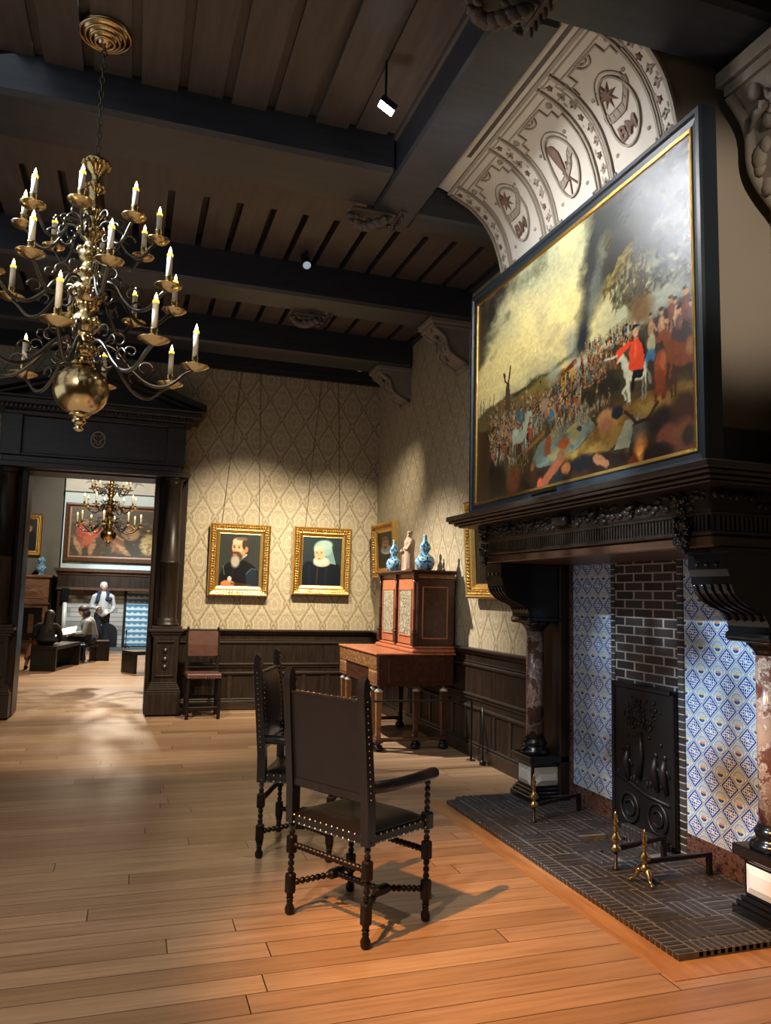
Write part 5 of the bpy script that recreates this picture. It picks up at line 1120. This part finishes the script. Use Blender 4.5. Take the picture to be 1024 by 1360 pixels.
def brx():
    m, b = newmat('far_pale_brick', .6); x, y, z = xyz(); h = .12; row = flo(z/h); t_ = white(comb(row, flo(x/.3))); g_ = fra(z/h) < .12; up = sstep(z, 1.0, 1.08)
    c = mix(t_, (.17, .16, .14), (.34, .32, .28)); setin(b.inputs['Base Color'], mix(g_, c, (.07, .06, .055))); return m
M['farbrick'] = brx()
B(-1.62, -.13, 22.26, 22.30, .0, 1.56).build('brick_panel', 'farbrick', fm, True); Bv(-.16, -.09, 22.2, 22.3, 0, 1.56).build('iron_edge', 'iron', fm, True)
a = [(-.30+.26*math.cos(t_), .42+.26*math.sin(t_)) for t_ in np.linspace(0, PI, 13)]
MB().prism([(-.04-.0-.0, .04)]+[(x-.0, z) for x, z in a]+[(-.56, .04)], 22.2, 22.27, 1).xf(Matrix.Translation((-.24, 0, 0))).build('arched_fireback', 'iron', fm, True)
B(-1.7, 2.3, 21.5, 22.26, 0, .05).build('hearth_slab', 'mortar', fm, True)
ad = thing('andiron', 'small dark andiron at the far room hearth before the tiles', 'andiron', (-.05, 21.8, .05))
MB().lathe([(.03, .05), (.012, .1), (.012, .45), (.03, .5), (.0, .56)], (-.05, 21.8, 0), 10).tube([(-.15, 21.8, .05), (-.05, 21.8, .16), (.05, 21.8, .05)], .012, 6).build('post', 'iron', ad, True)
def farpaint():
    r = Ras(220, 130, (.25, .22, .16)); n = r.fbm(5, 21); r.bl((n-.3)*.9, (.16, .12, .09)); r.bl(np.clip((r.u-.72)*8, 0, 1)*np.clip((r.v-.45)*4, 0, 1)*.9, (.50, .60, .60)); r.bl(np.clip((r.u-.7)*8, 0, 1)*np.clip(1-np.abs(r.v-.5-(n-.5)*.3)*6, 0, 1), (.20, .22, .15))
    for x, y, w, h, c, ro in ((.09, .45, .035, .24, (.62, .20, .14), .2), (.14, .40, .03, .2, (.66, .30, .18), -.5), (.06, .22, .018, .18, (.60, .45, .32), .2), (.15, .2, .018, .16, (.60, .45, .32), -.1), (.1, .72, .022, .05, (.55, .40, .28), 0), (.29, .35, .05, .25, (.45, .30, .2), .35), (.34, .2, .02, .16, (.62, .47, .33), .6), (.40, .5, .05, .12, (.58, .45, .3), 0), (.52, .3, .05, .2, (.62, .55, .36), 0), (.62, .25, .06, .2, (.60, .55, .40), 0), (.72, .45, .03, .24, (.40, .32, .42), -.2), (.71, .7, .018, .035, (.6, .45, .3), 0), (.84, .12, .06, .05, (.60, .50, .28), 0), (.8, .08, .09, .025, (.72, .74, .66), .5)): r.ell(x, y, w, h, c, .5, .95, ro)
    for k in range(120): r.ell(RNG.random(), RNG.random()*.8, .01+.02*RNG.random(), .03, [(.3,.22,.15),(.42,.33,.22),(.2,.17,.13),(.5,.42,.3)][k % 4], .6, .35, RNG.normal()*.5)
    for x, y, w, h, c, ro in ((.09, .45, .035, .24, (.62, .20, .14), .2), (.14, .40, .03, .2, (.66, .30, .18), -.5), (.06, .22, .018, .18, (.60, .45, .32), .2), (.15, .2, .018, .16, (.60, .45, .32), -.1), (.1, .72, .022, .05, (.55, .40, .28), 0), (.29, .35, .05, .25, (.45, .30, .2), .35), (.34, .2, .02, .16, (.62, .47, .33), .6), (.40, .5, .05, .12, (.58, .45, .3), 0), (.52, .3, .05, .2, (.62, .55, .36), 0), (.62, .25, .06, .2, (.60, .55, .40), 0), (.72, .45, .03, .24, (.40, .32, .42), -.2), (.71, .7, .018, .035, (.6, .45, .3), 0), (.84, .12, .06, .05, (.60, .50, .28), 0), (.8, .08, .09, .025, (.72, .74, .66), .5)): r.ell(x, y, w, h, c, .5, .95, ro)
    for x, y in ((.09, .70), (.15, .66), (.29, .68), (.42, .66), (.52, .60), (.62, .52), (.72, .72)): r.ell(x, y, .014, .035, (.66, .5, .36), .4); r.ell(x, y+.03, .016, .02, (.2, .14, .1), .4)
    for x, y in ((.10, .5), (.30, .45), (.53, .4), (.72, .5)): r.line((x, y), (x+.05, y-.08), .010, (.66, .5, .36)); r.line((x, y-.1), (x-.01, y-.3), .012, (.5, .36, .25))
    r.warp(.014, 14, 33)
    for k in range(420): r.ell(RNG.random(), RNG.random(), .004+.012*RNG.random(), .014, [(.22,.16,.11),(.40,.30,.2),(.16,.13,.10),(.48,.38,.26),(.30,.3,.22)][k % 5], .7, .4, RNG.normal()*.6)
    r.warp(.006, 40, 35)
    return r
fp = thing('framed_painting', 'wide framed figure painting above the far room fireplace', 'painting', (.30, 22.28, 2.33)); 
frame_mb(4.16, 1.58, [(0, 0), (0, -.08), (.05, -.09), (.10, -.04), (.12, -.04), (.12, 0)]).build('frame', 'redoak', fp); frame_mb(3.94, 1.36, [(0, 0), (0, -.045), (.04, -.04), (.04, 0)]).xf(Matrix.Translation((0, 0, .11))).build('gilt_slip', 'walnut', fp); 
canvas('canvas', farpaint(), 3.90, 1.30, fp, 'canvas2', -.03, .14)
gilt_frame('framed_portrait', 'gilt framed dark portrait above the panelled cupboard in the far room', (-2.76, FY-.03, 2.45), 0, .80, 1.12, port_dark(9), .13, g0, .02)
fc = thing('panelled_cupboard', 'carved panelled brown cupboard left of the far fireplace', 'cupboard', (-2.62, 22.2, 0))
M['cup'] = wood('cupboard_oak', (.12, .055, .028), (.26, .13, .065), .4, 0, 1.6)
MB().bev(-3.3, -2.03, 21.85, 22.58, .05, 1.86, b=.01).build('carcass', 'cup', fc, True); MB().bev(-3.35, -1.96, 21.78, 22.58, 1.86, 1.93, b=.01).bev(-3.33, -2.0, 21.8, 22.58, 1.16, 1.22, b=.01).bev(-3.33, -2.0, 21.8, 22.58, .0, .16, b=.01).build('moulding', 'cup', fc, True)
for x0, x1, z0, z1 in ((-3.2, -2.72, .25, 1.08), (-2.66, -2.15, .25, 1.08), (-3.2, -2.72, 1.32, 1.75), (-2.66, -2.15, 1.32, 1.75)):
    dm = MB()
    for k, m in enumerate((0, .05, .10, .15)):
        if x1-x0-2*m > .05 and z1-z0-2*m > .04: dm.bev(x0+m, x1-m, 21.84-.012*(k+1), 21.87, z0+m, z1-m, b=.006)
    dm.build('raised_door_panel', 'ebony' if z0 < 1 else 'cup', fc, True)
    MB().bev(x0+.19, x1-.19, 21.76, 21.80, z0+.17, z1-.17, b=.01).build('panel_boss', 'cup', fc, True) if z0 < 1 else None
Bv(-2.025, -1.965, 21.85, 22.58, 0, 1.86, b=.01).build('dark_side', 'ebony', fc, True)
MB().lathe([(.0, 0), (.09, 0), (.07, .02), (.07, .06), (.12, .11), (.14, .18), (.10, .25), (.05, .28), (.06, .32), (.10, .36), (.10, .41), (.05, .46), (.0, .47)], (0, 0, 0), 16).build('porcelain_vase', 'porcelain')
o = COL.objects['porcelain_vase']; o.location = (-2.28, 22.1, 1.931); tag(o, 'pale blue vase on the panelled cupboard in the far room', 'vase')
Bv(-1.98, -1.84, FY-.35, FY, 0, 1.05).build('x', 'oak') if False else None
struct('baseboard_far', MB().bev(-1.86, -1.83, 22.25, 22.6, 0, 1.1).bev(-5, -3.36, FY-.05, FY, 0, 1.1), 'oak')
def bench(label, x, y, w, l, h, rz):
    t = thing('bench', label, 'bench', (x, y, 0), rz, 'dark wooden benches in the far room')
    MB().bev(-w/2, w/2, 0, l, h-.07, h, b=.006).build('seat_board', 'black', t)
    for y0 in (0, l-.07): MB().bev(-w/2, w/2, y0, y0+.07, 0, h-.07, b=.006).build('end_panel', 'black', t)
    MB().bev(-w/2+.01, w/2-.01, .02, .03, .0, h-.05).build('end_face', 'black', t) if False else None
bench('dark bench under the long haired person at the left of the far room', -1.53, 16.25, .48, 1.5, .48, math.radians(-14))
bench('low dark bench seen end-on just left of the doorcase column', .02, 15.85, .50, 1.7, .42, math.radians(-62))
st_ = thing('box_stool', 'dark box shaped seat in front of the standing person', 'stool', (-.60, 18.8, 0), .1, None)
Bv(-.20, .20, -.2, .2, 0, .44).build('seat_box', 'black', st_)
ft = thing('small_table', 'low dark table with thin legs between the two seated people', 'table', (-1.08, 18.2, 0))
MB().bev(-.30, .22, -.25, .25, .36, .40).build('table_top', 'black', ft)
for a in (-.27, .19):
    for b_ in (-.22, .22): B(a-.015, a+.015, b_-.015, b_+.015, 0, .36).build('leg', 'black', ft)
M['navy'] = simple('navy_cloth', (.012, .018, .035), .8); M['greyj'] = simple('pale_grey_jacket', (.40, .39, .37), .85, 0, .08); M['greyk'] = simple('grey_knit', (.21, .22, .21), .9, 0, .1, 20); M['blackc'] = simple('black_cloth', (.006, .006, .008), .9); M['hairw'] = simple('white_hair', (.60, .58, .54), .7, 0, .1, 40); M['haird'] = simple('dark_hair', (.018, .012, .010), .6, 0, .3, 40)
M['paper'] = simple('white_paper', (.85, .85, .82), .6, 0, .02); M['skirt'] = simple('rust_cloth', (.18, .07, .05), .9)
def hand(p, d, up=(0, 0, 1), s=1.):
    # palm and five curled fingers as capsules
    p, d, up = Vector(p), Vector(d).normalized(), Vector(up); sd = d.cross(up).normalized(); n = sd.cross(d); o = [('c', tuple(p), tuple(p+d*.06*s), .024*s, .028*s), ('c', tuple(p+sd*.018*s), tuple(p+d*.065*s+sd*.022*s), .018*s, .018*s), ('c', tuple(p-sd*.018*s), tuple(p+d*.065*s-sd*.022*s), .018*s, .018*s)]
    for k, L in enumerate((.070, .078, .074, .060)):
        b = p+d*.075*s+sd*(-.030+.020*k)*s; m = b+d*L*.5*s-n*.008*s; e = m+d*L*.4*s-n*.03*s; o += [('c', tuple(b), tuple(m), .0095*s, .009*s), ('c', tuple(m), tuple(e), .009*s, .0075*s)]
    b = p+d*.02*s-sd*.03*s; m = b+d*.035*s-sd*.02*s; o += [('c', tuple(b), tuple(m), .012*s, .010*s), ('c', tuple(m), tuple(m+d*.03*s), .010*s, .008*s)]
    return o
# standing person
sp_ = thing('person', 'standing person with white hair, pale jacket with navy collar and black trousers', 'person', (-.66, 21.0, .0), .15)
Z = lambda x, y, z: (x, y, z)
head = lambda x, y, z, f=(0, -1): [('e', (x, y, z), .075, .092, .115), ('e', (x+f[0]*.02, y+f[1]*.03, z-.05), .055, .06, .06), ('c', (x, y, z-.1), (x-f[0]*.02, y+.02, z-.19), .055, .06), ('c', (x+f[0]*.09, y+f[1]*.09, z+.0), (x+f[0]*.105, y+f[1]*.105, z-.025), .012, .016), ('e', (x+.078, y+.01, z-.01), .012, .02, .03), ('e', (x-.078, y+.01, z-.01), .012, .02, .03), ('e', (x+f[0]*.085, y+f[1]*.085, z-.058), .028, .012, .010)]
body('body', head(0, -.01, 1.66)+[('c', (0, 0, 1.40), (0, 0, .98), .13, .14), ('c', (-.15, 0, 1.42), (.15, 0, 1.42), .055, .055), ('c', (.09, 0, .95), (.11, -.01, .5), .085, .06), ('c', (.11, -.01, .5), (.12, .02, .09), .055, .04), ('c', (-.09, 0, .95), (-.11, -.01, .5), .085, .06), ('c', (-.11, -.01, .5), (-.12, .02, .09), .055, .04),
    ('c', (.20, 0, 1.40), (.27, .02, 1.14), .048, .04), ('c', (.27, .02, 1.14), (.17, -.16, 1.02), .036, .028), ('c', (-.20, 0, 1.40), (-.27, .02, 1.14), .048, .04), ('c', (-.27, .02, 1.14), (-.14, -.17, 1.12), .036, .028)]+hand((.16, -.18, 1.015), (-.6, -.5, -.1))+hand((-.13, -.19, 1.125), (.5, -.4, .3)), 'skin', sp_, .010, 1)
body('jacket', [('c', (0, 0, 1.38), (0, 0, 1.0), .165, .165), ('c', (-.16, 0, 1.42), (.16, 0, 1.42), .075, .075), ('e', (0, 0, .97), .19, .14, .10), ('c', (.21, 0, 1.40), (.28, .02, 1.14), .068, .058), ('c', (.28, .02, 1.14), (.19, -.14, 1.03), .055, .045), ('c', (-.21, 0, 1.40), (-.28, .02, 1.14), .068, .058), ('c', (-.28, .02, 1.14), (-.16, -.15, 1.12), .055, .045)], 'greyj', sp_, .016, 3)
body('dark_collar', [('c', (-.10, -.07, 1.50), (-.15, -.135, 1.30), .055, .05), ('c', (.10, -.07, 1.50), (.07, -.14, 1.34), .05, .045), ('c', (.08, -.13, 1.33), (.17, -.11, 1.35), .045, .05), ('c', (-.09, .03, 1.52), (.09, .03, 1.52), .06, .06)], 'navy', sp_, .014, 2)
body('trousers', [('c', (-.07, 0, .93), (.07, 0, .93), .13, .13), ('c', (.09, 0, .90), (.11, -.01, .5), .10, .078), ('c', (.11, -.01, .5), (.12, .02, .07), .075, .065), ('c', (-.09, 0, .90), (-.11, -.01, .5), .10, .078), ('c', (-.11, -.01, .5), (-.12, .02, .07), .075, .065)], 'blackc', sp_, .016, 2)
body('shoes', [('c', (.12, .03, .045), (.14, -.16, .035), .045, .04), ('c', (-.12, .03, .045), (-.14, -.16, .035), .045, .04)], 'blackc', sp_, .012, 1)
body('hair', [('e', (0, .015, 1.715), .088, .10, .075), ('e', (0, .055, 1.66), .082, .06, .085), ('e', (-.07, .02, 1.68), .025, .05, .05), ('e', (.07, .02, 1.68), .025, .05, .05)], 'hairw', sp_, .010, 1)
MB().bev(.02, .10, -.262, -.258, .99, 1.09, b=.001).build('paper_slip', 'paper', sp_)
# seated person in grey, back half turned
s2 = thing('person', 'seated person with dark curly hair in grey jumper leaning over a bright sheet', 'person', (-.86, 18.35, 0), .0)
body('body', [('e', (-.12, 0, 1.10), .085, .095, .11), ('c', (-.09, 0, .99), (-.03, .01, .92), .05, .055), ('e', (-.20, -.02, 1.085), .02, .015, .02), ('c', (0, .0, .86), (.08, .02, .52), .13, .14), ('c', (.0, -.15, .86), (-.0, .15, .86), .055, .055), ('c', (0, -.19, .86), (-.06, -.24, .62), .048, .04), ('c', (-.06, -.24, .62), (-.30, -.22, .60), .036, .028), ('c', (0, .19, .86), (-.08, .22, .62), .048, .04), ('c', (-.08, .22, .62), (-.30, .16, .60), .036, .028),
    ('c', (.08, -.09, .50), (-.32, -.13, .50), .085, .06), ('c', (-.32, -.13, .50), (-.30, -.14, .08), .055, .04), ('c', (.08, .09, .50), (-.20, .12, .50), .085, .06), ('c', (-.20, .12, .50), (-.06, .14, .08), .055, .04)]+hand((-.31, -.22, .60), (-1, .1, -.05))+hand((-.31, .16, .60), (-1, -.1, -.05)), 'skin', s2, .010, 1)
body('jumper', [('c', (0, .0, .84), (.07, .02, .56), .16, .165), ('c', (0, -.15, .87), (0, .15, .87), .075, .075), ('c', (0, -.20, .86), (-.06, -.25, .62), .068, .06), ('c', (-.06, -.25, .62), (-.27, -.22, .60), .055, .045), ('c', (0, .20, .86), (-.08, .23, .62), .068, .06), ('c', (-.08, .23, .62), (-.27, .16, .60), .055, .045)], 'greyk', s2, .016, 3)
body('trousers', [('c', (.08, -.08, .49), (.08, .08, .49), .13, .13), ('c', (.06, -.09, .51), (-.33, -.13, .51), .10, .075), ('c', (-.33, -.13, .50), (-.30, -.14, .09), .07, .06), ('c', (.06, .09, .51), (-.21, .12, .51), .10, .075), ('c', (-.21, .12, .50), (-.06, .14, .09), .07, .06)], 'navy', s2, .016, 2)
body('hair', [('e', (-.10, .01, 1.14), .12, .12, .10), ('e', (-.05, .01, 1.06), .095, .12, .11), ('e', (-.06, .09, 1.04), .06, .05, .08), ('e', (-.06, -.07, 1.04), .06, .05, .08)], 'haird', s2, .012, 1)
body('shoes', [('c', (-.28, -.14, .045), (-.40, -.15, .04), .042, .035), ('c', (-.04, .14, .045), (-.16, .14, .04), .042, .035)], 'blackc', s2, .012, 1)
ss_ = thing('stool', 'small dark stool under the person in the grey jumper', 'stool', (-.78, 18.37, 0)); MB().lathe([(.17, .33), (.17, .36)], (0, 0, 0), 16).build('seat', 'black', ss_)
for k in range(3): a = k*2.1+.6; MB().tube([(.13*math.cos(a), .13*math.sin(a), .33), (.17*math.cos(a), .17*math.sin(a), 0)], .014, 6).build('leg', 'black', ss_)
pp = Bv(-.30, .22, -.20, .20, 0, .004, b=.001); pp.xf(Matrix.Rotation(.32, 4, 'X') @ Matrix.Rotation(-.22, 4, 'Y')); o = pp.build('sheet_of_paper', 'paper'); o.location = (-1.30, 18.28, .66); tag(o, 'bright white sheet held over the small table by the person in grey', 'paper')
# seated person with long dark hair, back to us
s3 = thing('person', 'seated person with long dark hair and black top, back towards us on the left bench', 'person', (-1.52, 16.62, 0), -.1)
body('body', [('e', (.03, .0, 1.03), .08, .09, .11), ('c', (.03, .01, .93), (.02, 0, .86), .05, .055), ('c', (0, 0, .82), (-.02, 0, .58), .12, .14), ('c', (-.15, 0, .82), (.15, 0, .82), .055, .05), ('c', (.19, 0, .80), (.24, .08, .60), .045, .038), ('c', (.24, .08, .60), (.18, .28, .55), .034, .028), ('c', (-.19, 0, .80), (-.24, .06, .60), .045, .038), ('c', (-.24, .06, .60), (-.10, .26, .56), .034, .028), ('c', (-.08, 0, .56), (-.28, .16, .52), .08, .055), ('c', (-.28, .16, .52), (-.34, -.02, .10), .05, .036), ('c', (.06, .02, .56), (.02, .42, .54), .08, .055), ('c', (.02, .42, .54), (.02, .5, .48), .05, .04), ('e', (.03, .095, 1.02), .018, .02, .02)]+hand((.17, .29, .55), (-.4, .6, 0))+hand((-.09, .27, .56), (.4, .6, 0)), 'skin', s3, .010, 1)
body('top', [('c', (0, 0, .80), (-.02, 0, .58), .15, .17), ('c', (-.15, 0, .84), (.15, 0, .84), .07, .07), ('c', (.20, 0, .80), (.25, .08, .60), .065, .055), ('c', (.25, .08, .60), (.18, .25, .55), .05, .042), ('c', (-.20, 0, .80), (-.25, .06, .60), .065, .055), ('c', (-.25, .06, .60), (-.12, .23, .56), .05, .042), ('e', (0, .02, .57), .21, .2, .08)], 'blackc', s3, .016, 3)
body('hair', [('e', (.03, -.01, 1.07), .10, .11, .10), ('c', (.02, -.045, 1.02), (.0, -.10, .72), .085, .06), ('c', (.06, -.04, 1.0), (.07, -.10, .78), .06, .045)], 'haird', s3, .012, 1)
body('skirt', [('c', (-.08, 0, .56), (-.28, .15, .53), .10, .08), ('c', (-.28, .15, .53), (-.335, .02, .22), .075, .062)], 'skirt', s3, .016, 2)
body('shoes', [('c', (-.34, -.03, .045), (-.36, .12, .035), .04, .035), ('c', (.02, .5, .5), (.02, .53, .50), .045, .04)], 'blackc', s3, .012, 1)
# ------------------------------------------------------------------ light
W = bpy.data.worlds.new('w'); SC.world = W; W.use_nodes = True; W.node_tree.nodes['Background'].inputs[0].default_value = (.55, .65, .9, 1); W.node_tree.nodes['Background'].inputs[1].default_value = .0
def spot(n, p, q, e, deg, blend=.5, col=(1, .84, .64), r=.05):
    l = bpy.data.lights.new(n, 'SPOT'); l.energy = e; l.spot_size = math.radians(deg); l.spot_blend = blend; l.color = col; l.shadow_soft_size = r
    o = bpy.data.objects.new(n, l); COL.objects.link(o); o.location = p; o.rotation_euler = (Vector(q)-Vector(p)).to_track_quat('-Z', 'Y').to_euler(); return o
def area(n, p, q, e, sx, sy, col):
    l = bpy.data.lights.new(n, 'AREA'); l.shape = 'RECTANGLE'; l.size = sx; l.size_y = sy; l.energy = e; l.color = col
    o = bpy.data.objects.new(n, l); COL.objects.link(o); o.location = p; o.rotation_euler = (Vector(q)-Vector(p)).to_track_quat('-Z', 'Y').to_euler(); return o
spot('spot_portraits', (1.5, 8.15, 4.55), (1.55, 10.8, 1.25), 1250, 62, 1, (1, .84, .60))
spot('spot_portraits', (2.7, 8.2, 4.55), (2.75, 10.8, 1.3), 800, 58, 1, (1, .86, .64))
spot('spot_corner', (.2, 9.0, 4.55), (3.0, 8.2, 1.15), 2300, 48, 1, (1, .90, .76))
spot('spot_floor', (-1.65, 2.1, 4.85), (2.05, 3.45, 0), 2700, 33, .9, (1, .44, .11))
spot('spot_hearth', (-1.9, 4.3, 4.6), (3.4, 4.3, .82), 2000, 25, .25, (.70, .86, 1))
spot('spot_painting', (1.36, 4.26, 4.55), (2.64, 4.35, 3.2), 240, 130, .9, (.95, .97, 1), .05)
spot('spot_cove', (1.1, 4.4, 3.4), (2.6, 4.4, 4.7), 48, 95, .9, (1, .93, .82), .1)
spot('fill_hood_side', (1.6, -.5, 3.6), (3.1, 3.4, 3.6), 420, 24, .8, (1, .88, .74), .1)  # unseen light added near the camera to lift the dark hood cheek
spot('spot_floor_far', (-.3, 7.3, 4.6), (.2, 9.3, 0), 1000, 60, .9, (1, .82, .58))
spot('spot_passage', (-.5, 11.6, 4.9), (-.5, 12.6, 0), 1000, 80, .9, (1, .88, .70))
spot('fill_floor_near', (-1.4, .9, 4.55), (-.9, 4.6, 0), 760, 80, .9, (1, .83, .64))  # unseen fill added to even out the dim left floor
area('ambient_near', (-1.5, 4.0, 4.5), (0, 5, 0), 62, 5, 6, (.80, .90, 1))
area('fill_left', (-4.7, 5, 2.2), (2, 5.5, 2.4), 38, 5, 2.2, (.78, .87, 1))  # added cool fill light; the left wall has no window
area('floor_bounce', (0, 4, .4), (0, 4, 5), 30, 4, 6, (1, .85, .7))
spot('far_floor', (-.3, 20.3, 5.2), (-.3, 17.2, 0), 3000, 80, .8, (1, .82, .60)); spot('far_chandelier_fill', (.6, 12.6, 4.9), (-.5, 16.6, 3.2), 900, 30, .8, (1, .85, .6)); spot('far_front', (.6, 14, 4.9), (-.2, 15.6, 0), 900, 60, .8, (1, .82, .58)); spot('far_tiles', (0, 17.5, 5.3), (.2, 22.2, .6), 2000, 42, .6, (.75, .90, 1)); spot('far_wall', (-1, 18, 5.3), (-.6, 22.3, 3.3), 1100, 70, .8, (1, .92, .78))  # second spot is an unseen light added to brighten the far chandelier
spot('far_table', (-1.4, 17.6, 5.2), (-1.25, 18.3, .6), 1200, 16, .4, (1, .97, .9))
SC.view_settings.exposure = .12
try: SC.cycles.use_denoising = True; SC.cycles.sample_clamp_indirect = 4; SC.cycles.caustics_reflective = False; SC.cycles.caustics_refractive = False
except Exception: pass
